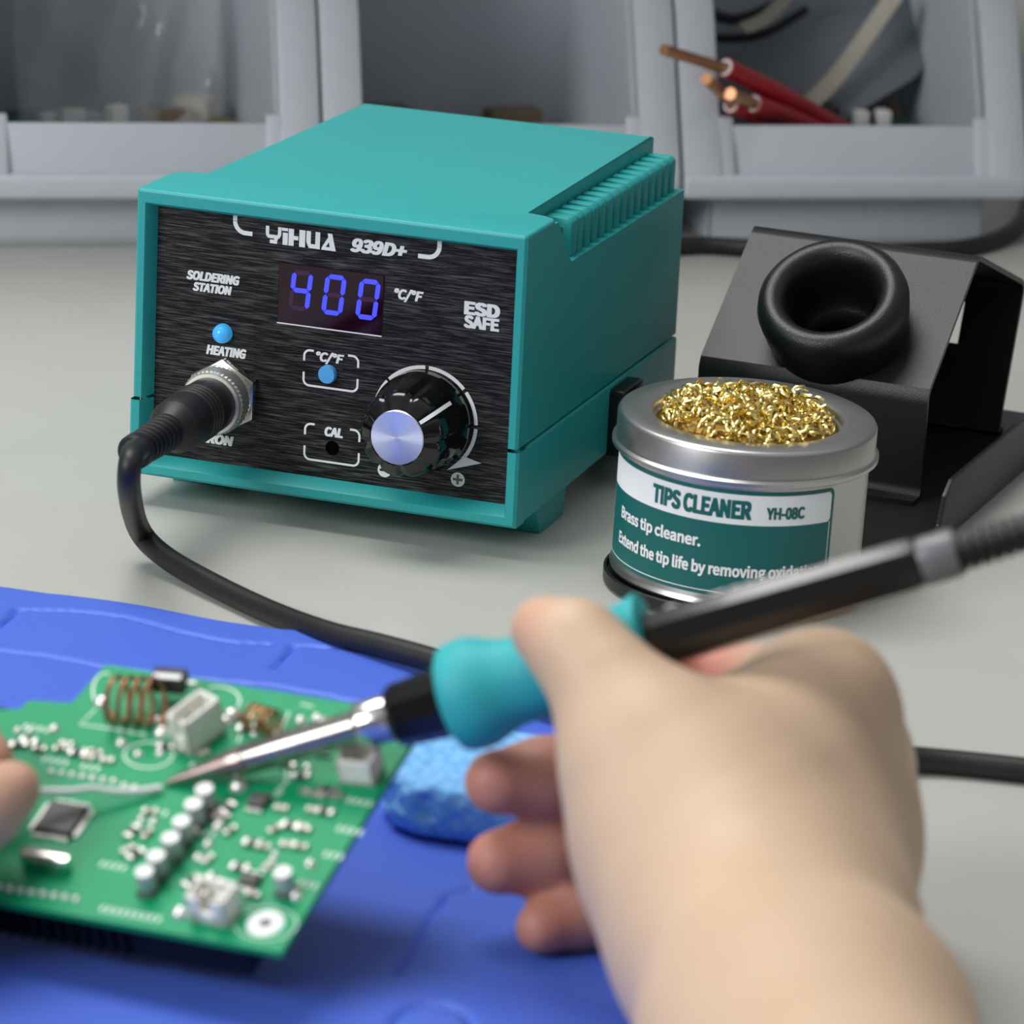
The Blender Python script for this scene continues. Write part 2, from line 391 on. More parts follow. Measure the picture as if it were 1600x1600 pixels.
strip('cable_tie', [bpt(1240, 185, .050), bpt(1310, 115, .062), bpt(1400, -10, .072)], .0035, .0006, M_beige, 'flat beige strip leaning across the grey bag in the right bin', 'strip')
strip('cable_tie', [bpt(1160, 45, .085), bpt(1200, 25, .09), bpt(1240, -20, .1)], .0028, .0006, M_beige, 'short beige strip behind the copper wire end in the right bin', 'strip')
strip('black_cable', [bpt(1105, 20, .1), bpt(1150, 30, .105), bpt(1200, 12, .108), bpt(1240, -20, .11)], .0022, .0022, M_rubber, 'upper thin black cable at the back of the right bin', 'cable')
strip('black_cable', [bpt(1108, 58, .095), bpt(1150, 60, .098), bpt(1200, 50, .1), bpt(1260, 15, .105)], .0018, .0018, M_rubber, 'lower thin black cable at the back of the right bin', 'cable')
t = empty('circuit_module', BM @ TR((xr+.084, .064, .0135), .1), 'dark circuit module with small connectors at the right of the right bin', 'circuit board')
MB().box((-.030, -.014, -.0103), (.026, .014, .019), .001).build('board', M_fgreen, t)
MB().box((-.032, -.006, .019), (-.006, .010, .0255), .001).build('black_block', M_chip, t)
for k in range(2): MB().box((-.002+.009*k, -.0135, .019), (.003+.009*k, -.007, .025), .0008).build('connector', M_conn, t)
for k in range(4): MB().tube([(.000+.006*k, .004, .019), (.002+.006*k, .004, .0255), (.004+.006*k, .004, .019)], .0007, 8).build('jumper', M_copper, t)

# power cord lying in front of the bins
pc = [(.095, .118, .030), (.10, .155, .026), (.105, .22, .006)] + [atz(u, v, .0032) for u, v in [(940, 420), (1010, 392), (1080, 384), (1130, 385), (1220, 392), (1330, 394), (1440, 392), (1515, 386), (1570, 368), (1598, 344), (1608, 315), (1610, 295)]]
o = MB().tube(smoothpath(pc[:], 10), .0032, 14).build('power_cord', M_rubber); tag(o, 'thick black power cord lying along the front of the bins', 'cord')

# ------------------------------------------------------------------ soldering station
YAW = R_(-18.5316)
st = empty('soldering_station', TR((0, 0, 0), YAW), 'teal soldering station with black front panel and lit blue display', 'soldering station')
W, D, Z0, H, HS, HL, INS = .115, .1464, .009, .0914, .0309, .0763, .01045
mm = .001
# upper shell: front ring, tapered frame, notched body
def ring_frame(mb, x0, x1, z0, z1, ya, yb, a, b, openbottom=False, opentop=False, flattop=False):
    """picture-frame with sloped inner wall: outer rect, inner lip a wide at ya, b wide at yb"""
    def rect(i, y):
        if flattop and abs(i-.0008) < 1e-9: return [(x0+i, y, z0), (x1-i, y, z0), (x1-i, y, z1), (x0+i, y, z1)]
        return [(x0+i, y, z0+(0 if openbottom else i)), (x1-i, y, z0+(0 if openbottom else i)), (x1-i, y, z1-(0 if opentop else i)), (x0+i, y, z1-(0 if opentop else i))]
    V = rect(0, yb)+rect(0, ya+.0008)+rect(.0008, ya)+rect(a-.0004, ya)+rect(a, ya+.0005)+rect(b, yb)
    if openbottom:
        pass
    F = []
    for k in range(5):
        for i in range(4):
            j = (i+1) % 4
            if openbottom and i == 0: continue
            if opentop and i == 2: continue
            F.append([4*k+i, 4*k+j, 4*k+4+j, 4*k+4+i])
    mb.add(V, F)
sh = MB()
ring_frame(sh, 0, W, HS+.0006, H-.0012, 0, .0068, .0030, .0050, openbottom=True, flattop=True)
yN, yF = .026, .040     # notch start at top / at ledge
# body cross-section solids
sh.box((0.0006, .0062, HS+.0007), (W-.0006, .0085, H-.0016))             # panel backing
sh.box((INS, .008, HS+.004), (W-INS, D-.0003, H-.0012))
top = [(.0008, 0), (W-.0008, 0), (W, .0008), (W, yN-.003), (W-.0012, yN-.0006), (W-.004, yN), (W-INS+.0008, yN+.0004), (W-INS, yN+.0014), (W-INS, D), (INS, D), (INS, yN+.0014), (INS-.0008, yN+.0004), (.004, yN), (.0012, yN-.0006), (0, yN-.003), (0, .0008)]
b = bmesh.new(); lo = [b.verts.new((p[0], p[1], H-.0012)) for p in top]; hi = [b.verts.new((p[0], p[1], H)) for p in top]; n_ = len(top)
b.faces.new(lo[::-1]); tf = b.faces.new(hi)
for i in range(n_): b.faces.new([lo[i], lo[(i+1) % n_], hi[(i+1) % n_], hi[i]])
bmesh.ops.bevel(b, geom=list(tf.edges), offset=.0009, segments=3, profile=.5, affect='EDGES'); sh.bm(b)
for sx in (0, 1):
    xa, xb = (0, INS+.0005) if sx == 0 else (W-INS-.0005, W)
    poly = [(.0068, HS+.0006), (D, HS+.0006), (D, HL), (yF, HL), (yF-.0015, HL+.0006), (yN, H-.0012), (.0068, H-.0012)]
    sh.prism(poly, xa, xb, 0)
sh.build('upper_shell', M_teal, st, smooth=30)
for sx in (0, 1):
    f = MB(); n = 15; y0, y1 = yF+.004, D-.001; pit = (y1-y0)/n; zt = H-.0042
    xo, xi = (W-.0020, W-INS+.0002); core = W-.0042
    if sx == 0: xo, xi, core = .0020, INS-.0002, .0042
    f.box((min(core, xi), y0, HL-.0005), (max(core, xi), y1, zt-.0025), .0003, 1)
    for k in range(n):
        a = y0+k*pit; ww = pit*.60 if k else pit*.85
        poly = [(xi, HL-.0005), (xo, HL-.0005), (xo, zt-.0012), (xo+(-.0012 if sx else .0012), zt), (xi, zt)]
        f.prism(poly, a, a+ww, 1, .0004, 2)
    f.build('vent_fins', M_teal, st, smooth=30)
# base
bs = MB()
ring_frame(bs, -.0006, W+.0006, Z0, HS-.0002, -.0006, .0068, .0034, .0056, opentop=True)
bs.box((-.0002, .0062, Z0+.0002), (W+.0002, .0085, HS-.0002))
bs.prism([(.0068, HS-.0002), (D, HS-.0002), (D, Z0+.002), (.030, Z0), (.0068, Z0)], -.0006, W+.0006, 0, .0009, 3)
bs.build('base', M_teal, st, smooth=30)
for x0, x1, y0, y1 in ((W-.016, W-.001, .020, .050), (.001, .016, .020, .050), (W-.016, W-.001, .108, .135), (.001, .016, .108, .135)):
    MB().prism([(y0, Z0+.003), (y1, Z0+.003), (y1-.003, 0), (y0+.007, 0)], x0, x1, 0, .0006, 2).build('foot', M_teal, st)
MB().box((W-.001, .080, .0095), (W+.0055, .0985, .0295), .0012, 3).box((W+.005, .083, .0125), (W+.0062, .0955, .027), .0006, 2).build('side_latch', M_black, st)
# front panel
PY = .0050
MB().box((.0042, PY, Z0+.0028), (W-.0042, .0068, H-.0040)).build('front_panel', M_brushed, st, smooth=0)
def fp(lift=.00012):
    return lambda x, z, e=0.: (x*mm, PY-lift-e, z*mm+Z0)
pr = MB(); FN = fp()
def addpoly(mb, pts, fn=FN): e = len(mb.f)*4e-6; mb.add([fn(p[0], p[1], e) for p in pts], [list(range(len(pts)))])
def addstroke(mb, pts, wd, fn=FN):
    V, F = stroke(pts, wd); mb.add([fn(*p) for p in V], F)
# top bracket marks
lg = MB()
addstroke(lg, [(27.7, 78.2), (27.7, 75.2)]+arc(30.9, 75.4, 3.2, 180, 270)+[(33.0, 72.2)], 1.25); lg.build('bracket_mark', M_print, st, smooth=0, fix=False); lg = MB()
addstroke(lg, [(88.1, 78.2), (88.1, 75.0)]+arc(84.9, 75.2, 3.2, 0, -90)+[(82.0, 72.0)], 1.25)
lg.build('bracket_mark', M_print, st, smooth=0, fix=False)
# wordmark
lg = MB(); z0, z1 = 70.3, 75.1
def LX(t): return 37+ (t-315)/(782-315)*20.9
def q(x0, x1, a, b): addpoly(lg, [(LX(x0), z0+(z1-z0)*a), (LX(x1), z0+(z1-z0)*a), (LX(x1), z0+(z1-z0)*b), (LX(x0), z0+(z1-z0)*b)])
hgt = z1-z0
Vv, Ff = stroke([(LX(325), z1), (LX(325), z0+hgt*.62)]+[(LX(325+13*(1-math.cos(a))), z0+hgt*(.62-.22*math.sin(a))) for a in np.linspace(.2, 1.57, 6)]+[(LX(392), z0+hgt*.40)]+[(LX(392+14*math.sin(a)), z0+hgt*(.40+.22*(1-math.cos(a)))) for a in np.linspace(.2, 1.57, 6)]+[(LX(406), z1)], 1.0)
lg.add([FN(*p) for p in Vv], Ff); q(343, 392, .0, .22); q(372, 396, .2, .42)
q(420, 462, .82, 1.0); q(428, 462, 0, .72); q(467, 502, 0, 1.0); q(502, 532, .36, .60); q(538, 578, 0, 1.0)
q(585, 615, .35, 1.0); q(645, 676, 0, 1.0); q(600, 676, 0, .26); addpoly(lg, [(LX(585), z0+hgt*.35), (LX(600), z0+hgt*.06), (LX(604), z0), (LX(620), z0), (LX(615), z0+hgt*.35)])
addpoly(lg, [(LX(725), z1), (LX(755), z1), (LX(782), z0), (LX(745), z0)]); addpoly(lg, [(LX(685), z0), (LX(746), z0), (LX(746), z0+hgt*.2), (LX(692), z0+hgt*.2)])
addpoly(lg, [(LX(692), z0+hgt*.2), (LX(715), z0+hgt*.2), (LX(740), z0+hgt*.55), (LX(735), z0+hgt*.85)])
lg.build('wordmark', M_print, st, smooth=0, fix=False)
def lettering(name, items, m=M_print, lift=.00012):
    mb = MB()
    for (s, x0, x1, a, b, bold, shear) in items: text_box(mb, s, x0, x1, a, b, fp(lift), bold, shear)
    mb.build(name, m, st, smooth=0, fix=False)
lettering('model_number', [('939D+', 62.3, 78.6, 70.9, 74.6, .026, .22)])
lettering('title_text', [('SOLDERING', 13.6, 29.5, 57.1, 59.6, .034, .2), ('STATION', 15.6, 27.2, 54.0, 56.4, .034, .2)])
lettering('unit_text', [('°C/°F', 75.6, 84.0, 59.2, 62.0, .02, .2)])
lettering('heating_text', [('HEATING', 20.2, 32.1, 36.3, 38.9, .034, .2)])
lettering('iron_text', [('IRON', 19.9, 29.0, 10.5, 13.2, .034, .2)])
mb = MB(); 
text_box(mb, 'ESD', 96.3, 106.2, 57.45, 61.0, fp(.00012), .034)
text_box(mb, 'SAFE', 96.3, 106.2, 53.7, 57.1, fp(.00012), .03)
mb.build('safety_mark', M_print, st, smooth=0, fix=False)
def button_frame(x0, x1, z0, z1, gap0, gap1, sidegap):
    mb = MB(); r = 1.7; zm = (z0+z1)/2+.3
    addstroke(mb, [(x0, zm+sidegap)]+arc(x0+r, z1-r, r, 180, 90)+[(gap0, z1)], .62)
    addstroke(mb, [(gap1, z1)]+arc(x1-r, z1-r, r, 90, 0)+[(x1, zm+sidegap)], .62)
    addstroke(mb, [(x0, zm-sidegap)]+arc(x0+r, z0+r, r, 180, 270)+arc(x1-r, z0+r, r, 270, 360)+[(x1, zm-sidegap)], .62)
    mb.build('outline_mark', M_print, st, smooth=0, fix=False)
button_frame(49.6, 65.7, 31.2, 41.3, 52.4, 62.6, 1.6)
button_frame(50.6, 66.9, 9.9, 20.2, 53.4, 64.0, 1.6)
lettering('unit_button_text', [('°C/°F', 53.2, 61.4, 38.6, 41.2, .02, .2)])
lettering('calibration_text', [('CAL', 56.6, 61.8, 17.4, 20.0, .035, .15)])
YR = Matrix.Rotation(PI/2, 4, 'X')    # lathe z axis -> local -y
def frontlathe(mb, x, z, prof, n=40, y=PY, rfun=None): mb.lathe(prof, n, Matrix.Translation((x*mm, y, z*mm+Z0)) @ YR, rfun)
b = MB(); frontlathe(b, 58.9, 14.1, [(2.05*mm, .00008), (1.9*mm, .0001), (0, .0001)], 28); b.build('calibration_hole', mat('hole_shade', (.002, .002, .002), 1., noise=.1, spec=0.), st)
b = MB(); frontlathe(b, 57.0, 35.3, [(2.6*mm, -.001), (2.6*mm, .0014), (2.35*mm, .0018), (0, .0019)], 32); b.build('unit_button', M_lblue, st)
b = MB(); frontlathe(b, 25.1, 42.9, [(2.75*mm, -.001), (2.75*mm, .0010), (2.5*mm, .0021), (1.8*mm, .003), (.9*mm, .0035), (0, .0037)], 32); b.build('heating_led', M_blueled, st, smooth=60)
# display
ds = MB(); ds.box((41.2*mm, PY-.0003, 48.1*mm+Z0), (72.5*mm, PY+.001, 65.4*mm+Z0), .0002, 1); dobj = ds.build('display', M_maroon, st)
fr = MB(); FD = fp(.0004)
addstroke(fr, [(41.2, 48.05), (72.4, 48.05)], .35, FD); fr.build('display_edge', M_white_print, dobj, smooth=0, fix=False)
def seg7(cx, cz, lit):
    w2, h2, t, g = 2.45, 5.1, 1.35, .12
    def hz(z): return [(-w2+g, z), (-w2+t/2+g, z+t/2), (w2-t/2-g, z+t/2), (w2-g, z), (w2-t/2-g, z-t/2), (-w2+t/2+g, z-t/2)]
    def vt(x, a, c): return [(x, a+g), (x+t/2, a+t/2+g), (x+t/2, c-t/2-g), (x, c-g), (x-t/2, c-t/2-g), (x-t/2, a+t/2+g)]
    segs = dict(a=hz(h2), g=hz(0), d=hz(-h2), f=vt(-w2, 0, h2), b=vt(w2, 0, h2), e=vt(-w2, -h2, 0), c=vt(w2, -h2, 0))
    on = MB(); off = MB()
    for k, pts in segs.items(): addpoly(on if k in lit else off, [(cx+x+.1*z, cz+z) for x, z in pts], FD)
    on.build('digit', M_digit, dobj, smooth=0, fix=False)
    if off.v: off.build('unlit_segments', M_unlit, dobj, smooth=0, fix=False)
seg7(48.0, 58.0, 'fgbc'); seg7(57.9, 58.0, 'abcdef'); seg7(68.0, 58.0, 'abcdef')
# dial arc, plus and minus marks
dm = MB(); ax, az = 86.0, 25.9
for a0, a1 in ((173, 140), (137, 92), (88, 43), (39, 2), (-2, -40)): addstroke(dm, arc(ax, az, 15.0, a0, a1, 12), 1.05)
addpoly(dm, [(97.9, 17.2), (103.2, 15.9), (93.2, 12.6), (96.0, 15.2)])
dm.build('dial_scale', M_print, st, smooth=0, fix=False)
pm = MB(); addpoly(pm, [(96.4+2.05*math.cos(a), 10.2+2.05*math.sin(a)) for a in np.linspace(0, 2*PI, 28)[:-1]], fp(.0001)); addpoly(pm, [(74.7+2.05*math.cos(a), 9.9+2.05*math.sin(a)) for a in np.linspace(0, 2*PI, 28)[:-1]], fp(.0001))
pmo = pm.build('sign_discs', M_print, st, smooth=0, fix=False)
pb = MB(); addpoly(pb, [(95.0, 9.85), (97.8, 9.85), (97.8, 10.55), (95.0, 10.55)], fp(.0002)); addpoly(pb, [(96.05, 8.8), (96.75, 8.8), (96.75, 11.6), (96.05, 11.6)], fp(.0002)); addpoly(pb, [(73.3, 9.55), (76.1, 9.55), (76.1, 10.25), (73.3, 10.25)], fp(.0002)); pb.build('signs', M_gloss, pmo, smooth=0, fix=False)
# knob
kx, kz = 85.6, 25.9
def scal(a, z):
    if z < .0045: return 1.
    k = min(1, (z-.0045)/.004); return 1 - .085*k*max(0, math.cos(9*a+.5))**2
kn = MB(); frontlathe(kn, kx, kz, [(0, .0003), (14.2*mm, .0003), (14.3*mm, .001), (14.2*mm, .0035), (13.5*mm, .0047), (13.2*mm, .0075), (12.7*mm, .013), (12.1*mm, .0172), (11.6*mm, .0182), (10.6*mm, .0190), (8.3*mm, .0204), (8.0*mm, .0206), (7.9*mm, .0200), (0, .0200)], 144, rfun=scal)
ko = kn.build('knob', M_gloss, st, smooth=28)
cp = MB(); frontlathe(cp, kx, kz, [(7.7*mm, .0195), (7.7*mm, .0206), (7.5*mm, .0209), (0, .0209)], 64); cp.build('knob_cap', M_spun, ko, smooth=30)
ptr = MB(); an = R_(38)
P = []
for r, y, wd in ((8.2, .0207, .5), (10.6, .0193, .55), (11.7, .0184, .55), (12.3, .0174, .55), (12.9, .0132, .55), (13.4, .0078, .55)):
    for sgn in (1, -1):
        P.append(((kx+r*math.cos(an)-sgn*wd*math.sin(an))*mm, PY-y-.0001, (kz+r*math.sin(an)+sgn*wd*math.cos(an))*mm+Z0))
ptr.add(P, [[2*i, 2*i+1, 2*i+3, 2*i+2] for i in range(5)]); ptr.build('pointer_line', M_white_print, ko, smooth=40, fix=False)
# socket nut
nx, nz = 26.3, 25.2
nt_ = MB(); hexp = [(11.0*mm*math.cos(R_(90+60*k)), 11.0*mm*math.sin(R_(90+60*k))) for k in range(6)]
nt_.prism(hexp, 0, .0032, 2, .0006, 2, Matrix.Translation((nx*mm, PY, nz*mm+Z0)) @ YR)
frontlathe(nt_, nx, nz, [(8.9*mm, .003), (8.9*mm, .0036), (8.2*mm, .0040), (7.0*mm, .0040)], 40)
nt_.build('socket_nut', M_chrome, st, smooth=30)

# ------------------------------------------------------------------ iron holder
HY = R_(-21.67); TC = np.array([.1697, -.0497, 0.])
FCX, FCY, FCZ = -.0103, .1130, .0454
hd = empty('iron_holder', TR(TC, HY), 'black metal soldering iron holder with rubber funnel behind the tin', 'iron holder')
TH = .0016
RR = .0358
base_poly = [(-.050, .210), (-.050, .085), (-RR, .065), (-RR, 0)] + [(RR*math.cos(a), RR*math.sin(a)) for a in np.linspace(PI, 2*PI, 25)][1:-1] + [(RR, 0), (.0385, .210)]
b = MB(); b.prism(base_poly, .0008, .0026, 2, .0004, 1)
b.lathe([(RR, .0010), (RR, .0040), (RR-.0003, .0043), (RR-.0008, .0043), (RR-.0010, .0026)], 64)
b.build('base_plate', M_holder, hd)
for xw in (.0380, -.0495):
    p = [(.030 if xw > 0 else .085, .001), (.210, .001), (.210, .0175), (.074, .0175), (.068, .014), (.064, .0062), (.056, .0048), (.045, .004)]
    if xw < 0: p = [(.085, .001), (.210, .001), (.210, .0175), (.100, .0175), (.092, .010)]
    MB().prism(p, xw-.0008, xw+.0008, 0, .0004, 2).build('side_wall', M_holder, hd)
X0, X1 = -.0478, .0227
prof = [(.090, .0034), (.0965, .0034), (.0980, .0050), (.09803, .0070), (.0982, .0312), (.0982, .0330), (.0992, .0353), (.1385, .0649), (.1405, .0661), (.1430, .0656), (.1925, .0485), (.1948, .0470), (.1950, .0445), (.1790, .0034), (.184, .0034)]
def sheet(prof):
    n = len(prof); P = [np.array(p) for p in prof]; outer = []; inner = []
    for i in range(n):
        t = P[min(i+1, n-1)]-P[max(i-1, 0)]; t /= np.linalg.norm(t); nn = np.array([-t[1], t[0]]); outer.append(P[i]+nn*TH/2); inner.append(P[i]-nn*TH/2)
    return outer, inner
o_, i_ = sheet(prof)
br = MB()
def strip_sheet(k0, k1, xa, xb, O=None, I=None):
    O, I = (O or o_)[k0:k1+1], (I or i_)[k0:k1+1]; n = len(O); V = []; F = []
    for p, q_ in zip(O, I): V += [(xa, *p), (xb, *p), (xa, *q_), (xb, *q_)]
    for k in range(n-1):
        a, b_ = 4*k, 4*k+4
        F += [[a, a+1, b_+1, b_], [a+2, b_+2, b_+3, a+3], [a, b_, b_+2, a+2], [a+1, a+3, b_+3, b_+1]]
    F += [[0, 2, 3, 1], [4*n-4, 4*n-3, 4*n-1, 4*n-2]]
    br.add(V, F)
strip_sheet(0, 6, X0, X1); strip_sheet(7, 12, X0, X1); strip_sheet(13, 14, X0, X1)
HX0, HX1 = -.0005, .0050      # small window in the rear panel
strip_sheet(12, 13, X0, HX0); strip_sheet(12, 13, HX1, X1)
def lerp_(L, t): return L[12]*(1-t)+L[13]*t
for t0, t1 in ((0, .12), (.42, 1.)): strip_sheet(0, 1, HX0, HX1, [lerp_(o_, t0), lerp_(o_, t1)], [lerp_(i_, t0), lerp_(i_, t1)])
# sloped face with a round hole for the funnel
fc = Vector((FCX, FCY, FCZ)); nrm = Vector((0, -.601, .799)); tdir = Vector((0, .799, .601))
def holed(side):
    A, B = (o_ if side else i_)[6], (o_ if side else i_)[7]; out = []
    v0 = fc.y*tdir.y+fc.z*tdir.z
    va, vb = A[0]*tdir.y+A[1]*tdir.z-v0, B[0]*tdir.y+B[1]*tdir.z-v0
    h_ = (A[0]*nrm.y+A[1]*nrm.z)
    return va, vb, h_
def P3(u, v, h_): v0 = fc.y*tdir.y+fc.z*tdir.z; return (fc.x+u, (v0+v)*tdir.y+h_*nrm.y, (v0+v)*tdir.z+h_*nrm.z)
vaO, vbO, hO = holed(1); vaI, vbI, hI = holed(0)
uL, uR = X0-fc.x, X1-fc.x
angs = sorted(list(np.linspace(-PI, PI, 49)[:-1])+[math.atan2(v, u) for u in (uL, uR) for v in (vaO, vbO)])
RH = .0132; V = []; F = []
for a in angs:
    c_, s__ = math.cos(a), math.sin(a)
    tt_ = min([x for x in ((uR/c_ if c_ > 1e-9 else uL/c_ if c_ < -1e-9 else 9), (vbO/s__ if s__ > 1e-9 else vaO/s__ if s__ < -1e-9 else 9))])
    V += [P3(RH*c_, RH*s__, hO), P3(tt_*c_, tt_*s__, hO), P3(RH*c_, RH*s__, hI), P3(tt_*c_, tt_*s__, hI)]
nA = len(angs)
for i in range(nA):
    j = (i+1) % nA; a, b_ = 4*i, 4*j
    F += [[a, a+1, b_+1, b_], [a+2, b_+2, b_+3, a+3], [a, b_, b_+2, a+2], [a+1, a+3, b_+3, b_+1]]
br.add(V, F)
br.build('bracket', M_holder, hd, smooth=50)
Mf = axis_mat(fc, nrm, (1, 0, 0))
fu = MB(); fu.lathe([(.0128, -.020), (.0128, -.0012), (.0198, -.0010), (.0205, .0010), (.0212, .004), (.0221, .010), (.0224, .0130), (.0217, .0160), (.0199, .0182), (.0176, .0188), (.0152, .0177), (.0137, .0152), (.0128, .0110), (.0124, .004), (.0120, -.001), (.0105, -.0025), (.0092, -.004), (.0086, -.008), (.0082, -.024), (.0110, -.024), (.0128, -.020)], 72, Mf)
fu.build('rubber_funnel', M_hrub, hd, smooth=50)

# ------------------------------------------------------------------ brass tip cleaner tin
TT = Matrix.Translation(Vector((TC[0], TC[1], .0026))) @ Matrix.Rotation(R_(1.0), 4, 'Y') @ Matrix.Rotation(R_(1.6), 4, 'X') @ Matrix.Translation((0, 0, .0014))
tin = empty('tip_cleaner_tin', TT, 'round metal tin of golden brass wool with green printed label', 'tip cleaner')
RB = .0337
c = MB(); c.lathe([(0, .0004), (RB-.001, .0004), (RB+.0004, .0008), (RB+.0007, .0016), (RB+.0003, .0024), (RB, .0030), (RB, .0360), (RB-.0006, .0365), (RB-.0006, .043), (RB-.0014, .043), (RB-.0014, .002), (0, .002)], 128); c.build('can', M_tin, tin)
c = MB(); c.lathe([(RB+.0002, .0352), (RB+.0016, .0350), (RB+.0023, .0356), (RB+.0023, .0366), (RB+.0015, .0372), (RB+.0013, .0380), (RB+.0013, .0438), (RB+.0009, .0446), (RB+.0002, .0450), (.0270, .0450), (.0260, .0447), (.0255, .0440), (.0254, .0428), (.0248, .0427), (.0244, .0422), (.0243, .0412), (.0236, .0412), (.0236, .0404), (.0262, .0404), (.031, .0436), (RB+.0004, .0436), (RB+.0004, .0372)], 128); c.build('lid', M_tin, tin)
# label: angles measured around the can from the side facing local -y
LB0 = R_(9.0)      # camera-facing direction in tin frame
def cyl(th, z, lift):  # th degrees right of facing direction
    a = -PI/2 + R_(th) + R_(0.0); r = RB+lift; return (r*math.cos(a), r*math.sin(a), z)
def wrap_patch(mb, t0, t1, z0, z1, lift, r=0., n=60):
    rd = r/RB*180/PI; V = []; F = []
    for i in range(n+1):
        t = t0+(t1-t0)*i/n; d = 0.
        e = min(t-t0, t1-t)
        if r and e < rd: k = 1-e/rd; d = r*(1-math.sqrt(max(0, 1-k*k)))
        V += [cyl(t, z0+d, lift), cyl(t, z1-d, lift)]
    for i in range(n): F.append([2*i, 2*i+2, 2*i+3, 2*i+1])
    mb.add(V, F)
lb = MB(); wrap_patch(lb, -90, 43, .0042, .0338, .00015, .0016, 120); lo = lb.build('label', M_label, tin, fix=False)
hb = MB(); wrap_patch(hb, -88.2, 41.2, .0245, .0328, .00024, .0010, 120); hb.build('label_band', M_white_print, lo, fix=False)
ol = MB(); wrap_patch(ol, -88.2, 41.2, .0052, .00545, .00024); wrap_patch(ol, -88.2, -87.8, .0052, .0245, .00024, n=2); wrap_patch(ol, 40.8, 41.2, .0052, .0245, .00024, n=2); ol.build('label_border', M_white_print, lo, fix=False)
def wrap_text(name, s, t0, t1, z0, z1, m, bold):
    mb = MB(); text_box(mb, s, t0, t1, z0, z1, lambda a, b, e=0.: cyl(a, b, .00034+e), bold); mb.build(name, m, lo, smooth=0, fix=False)
wrap_text('label_title', 'TIPS CLEANER', -46.5, 1.5, .0262, .0311, M_label, .03)
wrap_text('label_code', 'YH-08C', 8.5, 26.5, .0264, .0296, M_label, .02)
wrap_text('label_text', 'Brass tip cleaner.', -71, -20, .0172, .0204, M_white_print, .010)
wrap_text('label_text', 'Extend the tip life by removing oxidation', -72, 37, .0100, .0132, M_white_print, .010)
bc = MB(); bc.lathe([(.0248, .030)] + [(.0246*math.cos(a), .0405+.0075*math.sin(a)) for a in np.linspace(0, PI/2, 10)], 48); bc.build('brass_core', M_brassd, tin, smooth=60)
bw_ = MB()
for k in range(520):
    r = .0224*math.sqrt(random.random()); a = random.random()*2*PI
    zc = .0405+.0078*math.sqrt(max(0, 1-(r/.0250)**2)) + random.uniform(-.0016, .0008)
    cr_ = random.uniform(.0011, .0030); ln = random.uniform(.002, .007); turns = random.uniform(.8, 2.2)
    E3 = Euler((random.uniform(-1, 1)*1.1+PI/2*(random.random() < .5), random.uniform(-1, 1), random.uniform(0, 6.28))).to_matrix()
    pts = []
    for j in range(13):
        t = j/12; v = E3 @ Vector((cr_*math.cos(turns*2*PI*t), cr_*math.sin(turns*2*PI*t), ln*(t-.5)))
        p = Vector((r*math.cos(a), r*math.sin(a), zc))+v
        rr = math.hypot(p.x, p.y)
        if rr > .0234: p.x *= .0234/rr; p.y *= .0234/rr
        pts.append(p)
    bw_.tube(pts, .00040, 4, cap=False, flat=.35)
bw_.build('brass_wool', M_brass, tin, smooth=80, fix=False)

# ------------------------------------------------------------------ silicone mat
def mat_pt(s, t):
    """s along the far edge, t toward the viewer, in metres"""
    x0, y0 = -.06, -.0715
    ex, ey = (.945, -.327), (-.25, -.968)
    return x0+ex[0]*s+ey[0]*t, y0+ex[1]*s+ey[1]*t
LS, LT = .272, .62
grooves = []
def gl(a, b): grooves.append((np.array(a, float), np.array(b, float)))
def inv_mat(u, v):
    p = atz(u, v, .004); A = np.array([[.945, -.25], [-.327, -.968]]); return np.linalg.solve(A, np.array([p[0]+.06, p[1]+.0715]))
def gpx(*pp):
    q = [inv_mat(*p) for p in pp]
    for a, b in zip(q[:-1], q[1:]): gl(a, b)
gpx((-20, 930), (5, 934))
gpx((2, 979), (43, 941), (130, 945), (210, 955), (290, 975), (370, 992), (430, 996))
gpx((437, 1038), (470, 1000), (560, 1010), (640, 1028))
gpx((-60, 1008), (0, 1010), (80, 1020), (160, 1035), (250, 1045), (330, 1055), (420, 1065), (500, 1080), (570, 1095), (640, 1110))
gpx((740, 1385), (700, 1397), (621, 1519))
gpx(*[(675+62*math.cos(a), 1607+40*math.sin(a)) for a in np.linspace(-PI, 0, 12)])
MVN = 0
ns, nt2 = 272, 300
ss = np.linspace(0, LS, ns+1); tt = np.concatenate([np.linspace(0, .30, nt2-20+1), np.linspace(.30, LT, 21)[1:]])
SG, TG = np.meshgrid(ss, tt, indexing='ij')
dist = np.full(SG.shape, 1.)
for a, b in grooves:
    ab = b-a; L2 = ab@ab; k = np.clip(((SG-a[0])*ab[0]+(TG-a[1])*ab[1])/L2, 0, 1)
    dist = np.minimum(dist, np.hypot(SG-a[0]-k*ab[0], TG-a[1]-k*ab[1]))
zg = .0040 - .0011*np.clip(1-(dist-.0006)/.0006, 0, 1)
wave = .0006*np.sin(SG*48+.6)*np.exp(-TG/.035)
